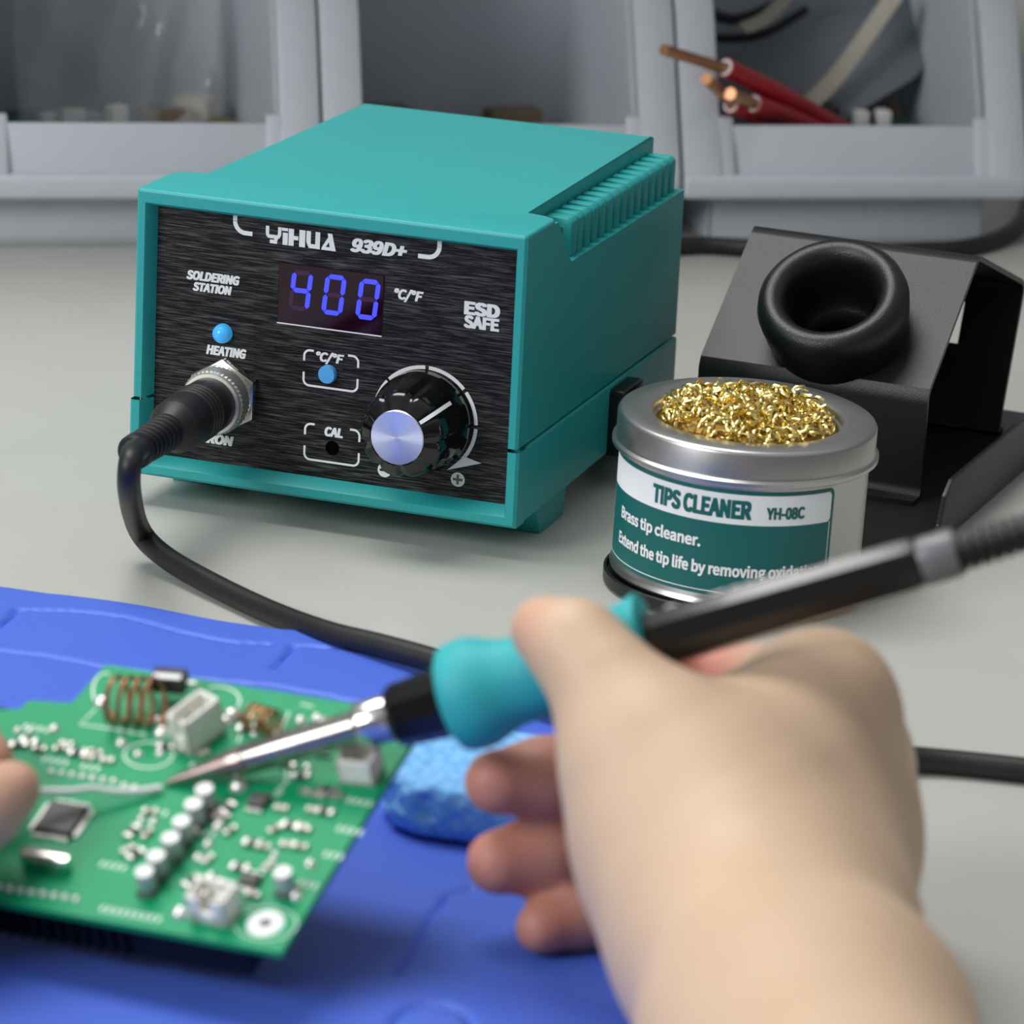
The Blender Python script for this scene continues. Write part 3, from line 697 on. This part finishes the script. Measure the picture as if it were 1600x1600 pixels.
# far-edge waviness in plan, read from the photographed edge
ep = sorted([tuple(inv_mat(*p)) for p in ((-60, 912), (0, 917), (90, 927), (180, 941), (252, 954), (315, 967), (382, 976), (450, 982), (560, 996), (700, 1017), (850, 1045))])
e_s = np.array([p[0] for p in ep]); e_t = np.array([p[1] for p in ep])
off = np.interp(ss, e_s, e_t, left=e_t[0], right=e_t[-1]); off = np.convolve(np.pad(off, 6, 'edge'), np.ones(13)/13, 'valid')
tw = TG + off[:, None]*np.exp(-TG/.05)
edge = np.minimum.reduce([SG, LS-SG, TG, LT-TG]); zg = zg - .0010*np.clip(1-edge/.0012, 0, 1)**2
X = -.06+.945*SG-.25*tw; Y = -.0715-.327*SG-.968*tw; Zt = zg+np.abs(wave)*1.3
nS, nT = SG.shape
V = np.stack([X, Y, Zt], -1).reshape(-1, 3); Vb = np.stack([X, Y, np.full_like(X, .0004)+np.abs(wave)], -1).reshape(-1, 3)
F = []
for i in range(nS-1):
    for j in range(nT-1): a = i*nT+j; F.append([a, a+nT, a+nT+1, a+1])
n0 = len(V)
rim = [i*nT for i in range(nS)]+[(nS-1)*nT+j for j in range(1, nT)]+[i*nT+nT-1 for i in range(nS-2, -1, -1)]+[j for j in range(nT-2, 0, -1)]
VV = np.vstack([V, Vb[rim]]); m_ = len(rim)
for k in range(m_): F.append([rim[k], n0+k, n0+(k+1) % m_, rim[(k+1) % m_]])
F.append([n0+k for k in range(m_)])
mb = MB(); mb.v = [Vector(p) for p in VV]; mb.f = F
o = mb.build('repair_mat', M_mat, smooth=50); tag(o, 'blue silicone repair mat with moulded grooves under the green board', 'mat')

# ------------------------------------------------------------------ sponge
def surface_nets(vals, org, h):
    nx, ny, nz = vals.shape; ins = vals < 0
    c = [vals[i:nx-1+i, j:ny-1+j, k:nz-1+k] for i in (0, 1) for j in (0, 1) for k in (0, 1)]
    cs = np.stack(c, 0); m = (cs < 0).any(0) & (cs >= 0).any(0)
    idx = -np.ones(m.shape, int); cells = np.argwhere(m); idx[m] = np.arange(len(cells))
    cv = cs[:, m]; off = np.array([(i, j, k) for i in (0, 1) for j in (0, 1) for k in (0, 1)], float)
    acc = np.zeros((len(cells), 3)); cnt = np.zeros(len(cells))
    for a in range(8):
        for b in range(a+1, 8):
            if np.abs(off[a]-off[b]).sum() != 1: continue
            x = (cv[a] < 0) != (cv[b] < 0); t = np.where(x, cv[a]/np.where(cv[a]-cv[b] == 0, 1, cv[a]-cv[b]), 0)
            acc += np.where(x[:, None], off[a]+(off[b]-off[a])*t[:, None], 0); cnt += x
    V = org + (cells+acc/cnt[:, None])*h; F = []
    for ax in range(3):
        o1, o2 = [(1, 2), (2, 0), (0, 1)][ax]
        sl0 = [slice(None)]*3; sl1 = [slice(None)]*3; sl0[ax] = slice(0, -1); sl1[ax] = slice(1, None)
        A, B = ins[tuple(sl0)], ins[tuple(sl1)]; E = np.argwhere(A != B)
        for e in E:
            if e[o1] == 0 or e[o2] == 0: continue
            q = []
            for d1, d2 in ((0, 0), (1, 0), (1, 1), (0, 1)):
                p = e.copy(); p[o1] -= d1; p[o2] -= d2
                if (p >= m.shape).any(): q = None; break
                q.append(idx[tuple(p)])
            if q is None or min(q) < 0: continue
            F.append([int(x) for x in (q if A[tuple(e)] else q[::-1])])
    return V, F
sp = MB(); h = .0013
_a = atz(690, 1322, .0045); SPc = np.array([_a[0]+.015, _a[1]+.0215, .0110])
gx = np.arange(-.042, .042, h); gz = np.arange(-.0085, .0085, h)
GX, GY, GZ = np.meshgrid(gx, gx, gz, indexing='ij')
ca, sa = math.cos(-.2), math.sin(-.2); U = ca*GX+sa*GY; Vq = -sa*GX+ca*GY
dp = np.sqrt(np.maximum(np.abs(U)-.012, 0)**2+np.maximum(np.abs(Vq)-.006, 0)**2)-.0165
rr_ = .0035
q = np.sqrt(np.maximum(dp+rr_, 0)**2+np.maximum(np.abs(GZ)-.0066+rr_, 0)**2)-rr_
for k in range(170):
    th = rng.uniform(0, 2*PI); rad = 1
    if k < 90: p = np.array([.012*np.sign(math.cos(th))+.0165*math.cos(th), .006*np.sign(math.sin(th))+.0165*math.sin(th), rng.uniform(-.006, .004)]); rr = rng.uniform(.0010, .0023)
    else: p = np.array([rng.uniform(-.024, .024), rng.uniform(-.018, .018), .0068]); rr = rng.uniform(.0006, .0013)
    q = np.maximum(q, rr-np.sqrt((U-p[0])**2+(Vq-p[1])**2+(GZ-p[2])**2))
V, F = surface_nets(q, np.array([gx[0], gx[0], gz[0]]), h)
sp.add(V+np.array([SPc[0], SPc[1], SPc[2]]), F); o = sp.build('cleaning_sponge', M_sponge, smooth=60); tag(o, 'wet bright blue cleaning sponge on the mat beyond the green board', 'sponge')

# ------------------------------------------------------------------ circuit board
PB = np.array([.0669, -.3700, .0200]); PS, PT, PP = R_(-21.608), R_(21.8066), R_(-1.9545); PLy = .0764
PM3 = Matrix.Rotation(PS, 3, 'Z') @ Matrix.Rotation(PT, 3, 'X') @ Matrix.Rotation(PP, 3, 'Y')
PMx = Matrix.Translation(Vector(PB)) @ PM3.to_4x4()
PN = np.array(PM3 @ Vector((0, 0, 1)))
PI4 = PMx.inverted()
def bp(u, v, h=0.):
    q = PI4 @ Vector(onplane(u, v, PB+PN*h, PN)); return q.x, q.y
pcb = empty('circuit_board', PMx, 'green circuit board full of components propped on the blue mat', 'circuit board')
notch = [bp(162, 1042), bp(112, 1098), bp(45, 1094), bp(31, 1107), bp(-30, 1110)]
poly = [(0, 0), (0, PLy), (notch[0][0], PLy)] + notch[1:] + [(-.115, notch[4][1]), (-.115, 0)]
MB().prism(poly, -.0016, 0, 2, .0001, 1).build('board', M_pcb, pcb, smooth=0)
# black module below
hm = MB(); hm.box((-.112, .006, -.0152), (-.012, .060, -.0018), .001)
for k in range(24): hm.box((-.110+.003*k, .0045, -.0142), (-.1085+.003*k, .0065, -.003), .0003, 1)
hm.build('heat_sink', M_black, pcb)
def PC(u, v, h=0.): x, y = bp(u, v, h); return Vector((x, y, h))
PX = .00013   # metres per pixel near the board
silk = MB(); ZS = .00008
def sfn(x, y): return (x, y, ZS)
def silk_px(pts, wd=.0005):
    V, F = stroke([bp(*p) for p in pts], wd); silk.add([sfn(*p) for p in V], F)
silk_px([(165+20*math.cos(a)+0, 1080+28*math.sin(a)) for a in np.linspace(PI*.6, PI*1.6, 10)])
silk_px([(340+35*math.cos(a), 1095+22*math.sin(a)) for a in np.linspace(-2.0, .8, 10)])
silk_px([(150, 1108), (125, 1132), (180, 1140), (230, 1149)])
silk_px([(232+38*math.cos(a), 1180+20*math.sin(a)) for a in np.linspace(0, 2*PI, 28)])
silk_px([(442, 1235), (430, 1246), (418, 1242)], .0005); silk_px([(448, 1200), (448, 1222), (430, 1240)])
silk_px([(415+52*math.cos(a)*.95, 1443+26*math.sin(a)) for a in np.linspace(0, 2*PI, 32)], .0003)
silk_px([(470+.4*k, 1100+.1*k) for k in range(0, 60, 10)], .0005)
silk_px([(452, 1112), (440, 1140)], .0005); silk_px([(380, 1130), (372, 1160)], .0005); silk_px([(395, 1128), (398, 1152)], .0005)
for (u, v, n) in ((160, 1420, 9), (70, 1186, 4), (130, 1197, 3), (490, 1240, 4), (545, 1250, 4), (510, 1335, 3), (530, 1295, 4), (470, 1380, 3), (40, 1135, 4), (225, 1265, 4), (160, 1350, 4), (310, 1300, 3), (420, 1170, 3), (300, 1195, 5)):
    for k in range(n):
        x, y = bp(u+11*k, v+2*k); silk.box((x-.0004, y-.0008, 0), (x+.0004, y+.0008, ZS))
silk.build('silkscreen', M_silk, pcb, smooth=0, fix=False)
rg = MB(); cx, cy = bp(415, 1443)
rg.lathe([(.0015, .0002), (.0036, .0002), (.0038, .0001), (.0038, 0)], 32, Matrix.Translation((cx, cy, 0))); rg.build('mounting_ring', M_white_print, pcb)
hl = MB(); hl.lathe([(.00145, .00015), (0, .00015)], 24, Matrix.Translation((cx, cy, 0))); hl.build('mounting_hole', M_black, pcb)
# electrolytic capacitors
def cap(u, v, r=.0020, hh=.0056):
    x, y = bp(u, v, hh); M = Matrix.Translation((x, y, 0))
    b = MB(); b.box((-r*1.05, -r*1.05, 0), (r*1.05, r*1.05, .0009), .0003, 1, M); bo_ = b.build('capacitor_base', M_chip, pcb)
    c = MB(); c.lathe([(r*.9, .0008), (r, .0011), (r, hh-.0005), (r*.93, hh), (0, hh)], 28, M); c.build('capacitor', M_capsil, pcb)
for u, v in ((319, 1232), (302, 1255), (283, 1282), (266, 1308), (243, 1336), (225, 1361), (441, 1362)): cap(u, v)
# quad flat chip
def chip(cx, cy, wx, wy, hz, pins, rot=0, name='chip'):
    M = Matrix.Translation((cx, cy, 0)) @ Matrix.Rotation(rot, 4, 'Z')
    c = MB(); c.box((-wx/2, -wy/2, .0003), (wx/2, wy/2, hz), .0002, 1, M); co = c.build(name, M_chip, pcb, smooth=0)
    p = MB()
    for k in range(pins):
        t = (-.5+(k+.5)/pins)
        for sg in (-1, 1):
            p.box((t*wx*.92-wx/pins*.22, sg*wy/2-.0001 if sg > 0 else -wy/2-.0012, .0001), (t*wx*.92+wx/pins*.22, wy/2+.0012 if sg > 0 else -wy/2+.0001, .0006), 0, 1, M)
            if pins > 6: p.box((sg*wx/2 if sg > 0 else -wx/2-.0012, t*wy*.92-wy/pins*.22, .0001), (wx/2+.0012 if sg > 0 else -wx/2, t*wy*.92+wy/pins*.22, .0006), 0, 1, M)
    p.build('pins', M_solder, co, smooth=0)
x, y = bp(97, 1284); chip(x, y, .0088, .0092, .0016, 12)
x, y = bp(405, 1256); chip(x, y, .0040, .0036, .0016, 4, name='small_chip')
x, y = bp(392, 1379); chip(x, y, .0040, .0034, .0016, 4, name='small_chip')
# crystal
x, y = bp(70, 1340, .0025); M = Matrix.Translation((x, y, 0))
c = MB(); c.prism([(-.0040+.0018*math.cos(a), .0018*math.sin(a)) for a in np.linspace(PI/2, PI*1.5, 9)]+[(.0040+.0018*math.cos(a), .0018*math.sin(a)) for a in np.linspace(-PI/2, PI/2, 9)], .0002, .0035, 2, .0004, 2, M); c.build('crystal', M_chrome, pcb)
# coils
def coil(name, pa_, pb_, R, wr, turns, legs):
    a = PC(*pa_, R+.0006); b = PC(*pb_, R+.0006); ax_ = (b-a); L = ax_.length; d = ax_.normalized(); n = Vector((0, 0, 1)); s_ = d.cross(n).normalized()
    pts = []
    if legs: pts += [PC(*legs[0], .0002), PC(*legs[0], .0006)]
    for k in range(turns*18+1):
        t = k/(turns*18); th = -PI/2+2*PI*turns*t; pts.append(a+d*L*t+s_*R*math.cos(th)+n*R*math.sin(th))
    if legs: pts += [PC(*legs[1], .0006), PC(*legs[1], .0002)]
    MB().tube(pts, wr, 8).build(name, M_copper, pcb)
coil('coil', (172, 1093), (248, 1097), .0050, .0006, 4, ((160, 1098), (252, 1146)))
coil('coil', (388, 1118), (430, 1130), .0026, .0005, 4, ((365, 1108), (436, 1143)))
# black power component
x, y = bp(268, 1075, .003); M = Matrix.Translation((x, y, 0)) @ Matrix.Rotation(.1, 4, 'Z')
pwr = MB().box((-.0038, -.0022, .0030), (.0038, .0022, .0072), .0005, 2, M).build('diode', M_chip, pcb)
MB().box((-.0030, -.0019, .0072), (.0034, -.0004, .00725), 0, 1, M).build('diode_band', M_print, pwr)
MB().tube([M @ Vector((.0037, 0, .005)), M @ Vector((.0058, 0, .005)), M @ Vector((.0062, 0, .0002))], .0004, 8).build('diode_lead', M_solder, pcb)
# white connectors (open headers)
def header(u, v, wx, wy, hz, rot, slot=True, h0=0.):
    x, y = bp(u, v, 0); M = Matrix.Translation((x, y, 0)) @ Matrix.Rotation(rot, 4, 'Z'); t = .0009
    b = MB(); b.box((-wx/2, -wy/2, 0), (wx/2, wy/2, .0012), .0002, 1, M)
    b.box((-wx/2, -wy/2, 0), (-wx/2+t, wy/2, hz), .0002, 1, M); b.box((wx/2-t, -wy/2, 0), (wx/2, wy/2, hz), .0002, 1, M)
    b.box((-wx/2, wy/2-t, 0), (wx/2, wy/2, hz), .0002, 1, M)
    if slot:
        b.box((-wx/2, -wy/2, 0), (-wx*.16, -wy/2+t, hz), .0002, 1, M); b.box((wx*.16, -wy/2, 0), (wx/2, -wy/2+t, hz), .0002, 1, M); b.box((-wx/2, -wy/2, 0), (wx/2, -wy/2+t, hz*.45), .0002, 1, M)
    else: b.box((-wx/2, -wy/2, 0), (wx/2, -wy/2+t, hz), .0002, 1, M)
    o = b.build('connector_header', M_conn, pcb)
    p = MB()
    for k in (-1, 1): p.box((k*wx*.2-.0003, -.0003, .001), (k*wx*.2+.0003, .0003, hz*.8), 0, 1, M)
    p.build('contact_pins', M_solder, o, smooth=0)
header(338, 1428, .0088, .0070, .0066, -.05)
header(566, 1212, .0078, .0066, .0062, .08, False)
header(312, 1155, .0062, .0105, .0090, -.35)
# solder joints
M_joint = mat('shiny_solder', (.85, .84, .82), .28, .8, noise=.05)
def joint(u, v, r=.0009):
    x, y = bp(u, v); b = MB(); b.lathe([(r, 0), (r*.9, r*.35), (r*.5, r*.75), (0, r*.9)], 14, Matrix.Translation((x, y, 0))); b.build('solder_joint', M_joint, pcb, smooth=70)
for k in range(11): joint(80+16.3*k, 1207+2.4*k+(.6*k if k > 6 else 0))
for k in range(8): joint(-3+17.5*k, 1386+2.8*k)
for u, v, r in ((160, 1098, .0019), (253, 1146, .0019), (362, 1120, .0022), (352, 1128, .0016), (216, 1179, .0011), (250, 1178, .0011), (282, 1428, .0019), (398, 1147, .001), (495, 1122, .0012), (470, 1127, .0014), (85, 1140, .0013), (190, 1162, .0014), (28, 1142, .001), (47, 1143, .001), (373, 1230, .002), (480, 1202, .0013), (270, 1130, .0013), (248, 1125, .0011), (221, 1282, .0011), (240, 1285, .0011), (340, 1293, .0013), (325, 1320, .0012), (310, 1341, .0012), (305, 1298, .0012), (345, 1380, .0014), (330, 1370, .0012), (430, 1336, .001), (485, 1351, .0013), (463, 1401, .0014), (357, 1130, .001)): joint(u, v, r)
# surface-mount chips, pad pairs
def smd(u, v, rot, L=.0026, wd=.0014, m=None):
    x, y = bp(u, v); M = Matrix.Translation((x, y, 0)) @ Matrix.Rotation(rot, 4, 'Z')
    b = MB().box((-L*.30, -wd/2, 0), (L*.30, wd/2, .0009), .0001, 1, M).build('chip_resistor', m or M_chip, pcb, smooth=0)
    p = MB(); p.box((-L*.62, -wd*.62, 0), (-L*.26, wd*.62, .0010), .0003, 2, M); p.box((L*.26, -wd*.62, 0), (L*.62, wd*.62, .0010), .0003, 2, M); p.build('solder_ends', M_solder, b)
for i, (u, v, r) in enumerate([(45, 1160, 0), (62, 1172, .1), (105, 1165, 0), (122, 1178, .2), (150, 1178, 0), (168, 1190, .1), (30, 1165, .3), (95, 1172, .3), (138, 1185, 0), (207, 1302, 1.4), (230, 1305, 1.4), (200, 1330, 1.0), (212, 1337, 1.0), (235, 1270, .2),
        (340, 1275, 1.2), (355, 1265, 1.2), (350, 1282, 1.2), (325, 1345, 1.2), (300, 1380, 1.0), (360, 1300, 1.1), (440, 1265, 0), (455, 1292, 0), (475, 1298, .1), (500, 1245, .1), (512, 1238, 0), (525, 1245, 0), (490, 1268, 0), (508, 1270, 0), (470, 1325, 0), (450, 1322, .1), (395, 1320, 0), (412, 1325, 0), (420, 1355, 1.3), (375, 1358, 0), (395, 1400, 0), (470, 1295, .2), (450, 1195, 0), (540, 1195, .2), (505, 1180, .2), (470, 1215, .3), (430, 1298, .9), (480, 1240, 0), (385, 1140, .2), (275, 1112, .2), (300, 1105, .1), (322, 1110, .2), (410, 1165, 0), (440, 1150, .2), (460, 1160, .2), (485, 1140, .2), (510, 1128, .2), (260, 1168, .2), (290, 1175, .3), (318, 1180, .9), (520, 1160, .2)]):
    smd(u, v, r, *((.0034, .0019) if i % 3 == 0 else (.0026, .0014)), m=[None, M_brown, M_beige][i % 3])

# ------------------------------------------------------------------ soldering iron, cord and plug
tipP = onplane(257, 1224, PB+PN*.0006, PN); dep0 = float(np.dot(tipP-CAM, _f))
rearP = atd(1460, 873, .848)
IL = float(np.linalg.norm(rearP-tipP)); IM = axis_mat(Vector(tipP), Vector(rearP-tipP))
iron = empty('soldering_iron', Matrix.Translation(Vector(tipP)), 'black soldering iron with teal grip, held in the right hand', 'soldering iron')
def az_(x): return IL*(x-257)/1203.
k = 1/7750.   # metres per photo pixel at the iron
def irl(name, prof, m, n=40, parent=iron, rfun=None, smooth=35):
    mb = MB(); mb.lathe([(r*k, az_(x)) for r, x in prof], n, IM, rfun); return mb.build(name, m, parent, world=True, smooth=smooth)
irl('tip', [(0, 257), (4, 260), (9, 285), (16, 325), (23, 362), (25, 372), (25, 400)], mat('tinned_tip', (.42, .33, .30), .3, 1., noise=.2, nscale=500), 32)
irl('tip_sleeve', [(25, 385), (26, 388), (27, 480), (28, 575), (20, 576)], mat('steel_sleeve', (.40, .37, .35), .2, 1., noise=.08), 32)
irl('collar_nut', [(20, 571), (34, 571), (38, 575), (39, 582), (39, 622), (36, 628), (20, 628)], M_chrome, 72, rfun=lambda a, z: 1-.022*(math.cos(24*a) > 0))
irl('nose', [(20, 625), (44, 625), (50, 629), (52, 636), (56, 680), (60, 730), (40, 731)], M_gloss, 10, smooth=20)
irl('grip', [(55, 716), (74, 717), (84, 723), (89, 735), (91, 752), (89, 770), (82, 786), (76, 800), (71, 815), (69, 840), (68, 900), (68, 950), (69, 980), (74, 1005), (80, 1022), (79, 1028), (70, 1030), (42, 1030)], M_iteal, 48, smooth=60)
hob = irl('handle', [(36, 1020), (46, 1021), (46, 1100), (45, 1200), (43, 1420), (40, 1438), (34, 1442), (20, 1442)], M_gloss, 8, smooth=20)
# printed marks on the upper facet of the handle
up = np.array(CU); axd = (rearP-tipP)/IL; fo = np.array(_f)
pmk = MB()
upn = up-axd*np.dot(up, axd); upn /= np.linalg.norm(upn); sdn = np.cross(axd, upn)
for x0, x1 in ((1066, 1082), (1088, 1130), (1136, 1158), (1164, 1180), (1186, 1200), (1206, 1226), (1232, 1250), (1268, 1312)):
    for c0, c1 in ((.05, .30), (.38, .62)) if x1-x0 < 24 else ((.05, .62),):
        V = []
        for x in (x0, x1):
            for cc in (c0, c1):
                an_ = (cc-.34)*1.15
                V.append(tipP+axd*az_(x)+(upn*math.cos(an_)+sdn*math.sin(an_))*46.3*k)
        pmk.add(V, [[0, 1, 3, 2]])
pmk.build('printed_marks', M_white_print, iron, world=True, smooth=0, fix=False)
rel = [(20, 1441), (38, 1442), (39, 1450), (39, 1490), (36, 1496)]
irl('rear_collar', rel+[(20, 1497)], M_print if False else mat('grey_collar', (.16, .16, .17), .35, noise=.1), 32)
pr_ = []
for j in range(11):
    x = 1494+j*17; pr_ += [(33-j*.6, x), (33-j*.6, x+9), (28-j*.6, x+10), (28-j*.6, x+16)]
irl('strain_relief', pr_+[(14, 1685)], M_rubber, 28, smooth=25)
# plug on the station socket (axis along station -y)
SM = TR((0, 0, 0), YAW)
PMt = SM @ Matrix.Translation((nx*mm, PY, nz*mm+Z0)) @ YR @ Matrix.Rotation(R_(1.0), 4, 'X')
def plg(name, prof, m, n=48, rfun=None, parent=iron, smooth=30):
    mb = MB(); mb.lathe(prof, n, PMt, rfun); return mb.build(name, m, parent, world=True, smooth=smooth)
kn_ = MB()
nK, rowsK = 44, 9; V = []; F = []
for j in range(rowsK+1):
    for i in range(nK*2):
        a = 2*PI*i/(nK*2); z = .0042+.0060*j/rowsK; r = .0090+(.00040 if (i+j) % 2 else 0)
        if j in (0, rowsK): r = .0089
        V.append((r*math.cos(a), r*math.sin(a), z))
N2 = nK*2
for j in range(rowsK):
    for i in range(N2): F.append([j*N2+i, j*N2+(i+1) % N2, (j+1)*N2+(i+1) % N2, (j+1)*N2+i])
kn_.add(V, F, PMt); kn_.lathe([(.0089, .0102), (.0087, .0112), (.0074, .0114)], 48, PMt)
pl = empty('plug', PMt, '', ''); del pl['label']; del pl['category']; pl.parent = iron; pl.matrix_basis = wm(iron).inverted() @ PMt
kn_.build('knurled_ring', M_knurl, pl, world=True, smooth=12)
bd = [(.0040, .0106), (.0076, .0106), (.0078, .0112), (.0078, .0185)]
for j in range(4): z = .0190+.0020*j; bd += [(.0077, z), (.0081, z+.0004), (.0081, z+.0010), (.0077, z+.0014)]
bd += [(.0077, .0285), (.0075, .0355), (.0072, .0362), (.0054, .0405), (.0048, .0412)]
plg('plug_body', bd, M_rubber, parent=pl)
bt = []
for j in range(7): z = .0410+.0026*j; r = .0052-.00008*j; bt += [(r, z), (r, z+.0014), (r-.0006, z+.0016), (r-.0006, z+.0025)]
plg('cord_boot', bt+[(.0047, .0590), (.0049, .0594), (.0048, .0625), (.0042, .0631), (.002, .0631)], M_rubber, parent=pl)
e0 = PMt @ Vector((0, 0, .045)); e1 = PMt @ Vector((0, 0, .0575))
ir_end = tipP+axd*az_(1670); ir_out = tipP+axd*az_(1760)
cz = .0031
cp_ = [e0, e1] + [atd(206, 712, 1.098), atd(202, 765, 1.102)] + [atz(218, 828, .010), atz(258, 870, .005), atz(330, 912, .0036), atz(420, 955, .0036)] + [atz(510, 988, .0060), atz(600, 1010, .0078), atz(690, 1036, .0085), atz(800, 1078, .0085), atz(950, 1125, .0085), atz(1130, 1160, .0085), atz(1300, 1180, .0075), atz(1430, 1186, .0036), atz(1600, 1203, cz), atz(1760, 1222, cz)] + [(.315, -.20, .010), (.345, -.225, .035), (.355, -.255, .07), (.335, -.28, .10), (.30, -.29, .115)] + [ir_out, ir_end]
MB().tube(smoothpath(cp_, 10), .0031, 16).build('cord', M_rubber, iron, world=True, smooth=60)

# ------------------------------------------------------------------ solder wire
swp = [PC(-60, 1246, .014), PC(0, 1240, .010), PC(70, 1236, .0065), PC(110, 1236, .0052), PC(145, 1232, .0042), PC(175, 1236, .003), PC(215, 1236, .0018), PC(252, 1231, .0011)]
sw = MB().tube([PMx @ Vector(p) for p in smoothpath(swp, 8)], .00075, 10).build('solder_wire', mat('solder_alloy', (.80, .82, .80), .4, .4, noise=.05))
tag(sw, 'thin silvery solder wire held by left fingers against the iron tip', 'solder wire')

# ------------------------------------------------------------------ hands
def capsules(pts): # list of (u,v,depth,r_px)
    out = []
    for u, v, d, r in pts: out.append((atd(u, v, d), r*d/FPX))
    return out
def sd_chain(P, ch, kk):
    d = None
    for (a, ra), (b, rb) in zip(ch[:-1], ch[1:]):
        ab = b-a; t = np.clip(((P-a)@ab)/(ab@ab), 0, 1); e = np.linalg.norm(P-a-t[:, None]*ab, axis=1)-(ra+(rb-ra)*t)
        d = e if d is None else smin(d, e, kk)
    return d
def smin(a, b, kk):
    hh = np.maximum(kk-np.abs(a-b), 0)/kk; return np.minimum(a, b)-hh*hh*kk*.25
def hand(name, palm, fingers, tips, parent, label=None, h=.0016, kp=.019, kf=.009):
    pc_ = [capsules(c) for c in palm]; fc_ = [capsules(c) for c in fingers]
    allp = [q for c in pc_+fc_ for q in c]
    lo = np.min([p-r for p, r in allp], 0)-.006; hi = np.max([p+r for p, r in allp], 0)+.006
    ax3 = [np.arange(lo[i], hi[i]+h, h) for i in range(3)]
    G = np.stack(np.meshgrid(*ax3, indexing='ij'), -1); shp = G.shape[:3]; P = G.reshape(-1, 3)
    d = None
    for c in pc_:
        e = sd_chain(P, c, kp); d = e if d is None else smin(d, e, kp)
    for c in fc_:
        e = sd_chain(P, c, .004); d2 = e if c is fc_[0] else np.minimum(d2, e)
    d = smin(d, d2, kf)
    V, F = surface_nets(d.reshape(shp), lo, h)
    mb = MB(); mb.v = [Vector(p) for p in V]; mb.f = F
    o = mb.build(name, M_skin, parent, world=True, smooth=180)
    fl = np.zeros(len(V))
    for (u, v, dd, r, amt) in tips:
        p = atd(u, v, dd); q = np.linalg.norm(V-p, axis=1)/(r*dd/FPX); fl = np.maximum(fl, amt*np.clip(1.6-q, 0, 1))
    at = o.data.attributes.new('flush_shade', 'FLOAT', 'POINT'); at.data.foreach_set('value', fl.astype(np.float32))
    sm_ = o.modifiers.new('soften', 'SMOOTH'); sm_.factor = .5; sm_.iterations = 4
    return o
person = empty('person', Matrix.Translation(Vector(atz(1250, 1600, .004))), 'person with bare hands, right hand gripping the iron and left fingers feeding solder', 'person')
palm = [
    [(1215, 1480, .828, 172), (1090, 1300, .838, 175), (1005, 1170, .842, 112)],          # thumb metacarpal / thenar
    [(1215, 1480, .833, 165), (1245, 1290, .862, 145), (1283, 1098, .872, 106)],           # index metacarpal
    [(1220, 1480, .838, 155), (1282, 1290, .885, 105), (1316, 1180, .893, 98)],            # middle
    [(1195, 1470, .820, 130), (1220, 1330, .895, 100), (1240, 1260, .915, 85)],            # ring / little side
    [(1120, 1240, .852, 120), (1190, 1180, .862, 100)],                                    # web
    [(1186, 1480, .817, 196), (1262, 1640, .778, 232), (1420, 1960, .69, 270)],            # wrist, forearm
]
fingers = [
    [(1005, 1170, .842, 108), (938, 1060, .846, 78), (900, 1012, .850, 72), (852, 985, .856, 56)],      # thumb
    [(1283, 1098, .872, 98), (1190, 1075, .896, 64), (1085, 1055, .906, 56), (985, 1010, .896, 52), (925, 1000, .888, 48)],   # index behind the handle
    [(1320, 1190, .900, 88), (1090, 1165, .915, 64), (980, 1195, .905, 62), (850, 1215, .890, 60), (776, 1222, .884, 52)],   # middle
    [(1250, 1270, .915, 82), (1080, 1270, .925, 64), (960, 1310, .910, 62), (850, 1335, .895, 61), (779, 1347, .890, 52)],   # ring
    [(1220, 1330, .915, 72), (1090, 1350, .920, 54), (1000, 1390, .906, 53), (912, 1428, .894, 51), (846, 1449, .888, 43)],   # little
]
tips = [(812, 985, .852, 60, .35), (770, 1232, .886, 120, .8), (850, 1225, .886, 110, .7), (775, 1350, .888, 110, .8), (860, 1340, .888, 100, .7), (835, 1450, .886, 95, .8), (920, 1430, .89, 90, .7), (1060, 1060, .90, 110, .9)]
hand('right_hand', palm, fingers, tips, person)
pl_ = [[(-520, 1330, .838, 180), (-330, 1300, .868, 150), (-210, 1330, .862, 120)], [(-520, 1330, .842, 180), (-330, 1180, .862, 110)], [(-520, 1350, .838, 170), (-700, 1500, .77, 210)]]
lf = [[(-210, 1330, .862, 105), (-100, 1300, .862, 78), (-30, 1265, .866, 62), (20, 1232, .870, 46)],
      [(-330, 1180, .866, 92), (-180, 1120, .880, 70), (-70, 1150, .892, 58), (-22, 1190, .886, 46)],
      [(-350, 1250, .872, 80), (-260, 1180, .882, 62), (-170, 1190, .880, 56), (-110, 1230, .874, 50)]]
hand('left_hand', pl_, lf, [(15, 1235, .868, 80, .35), (-20, 1190, .885, 70, .6)], person)
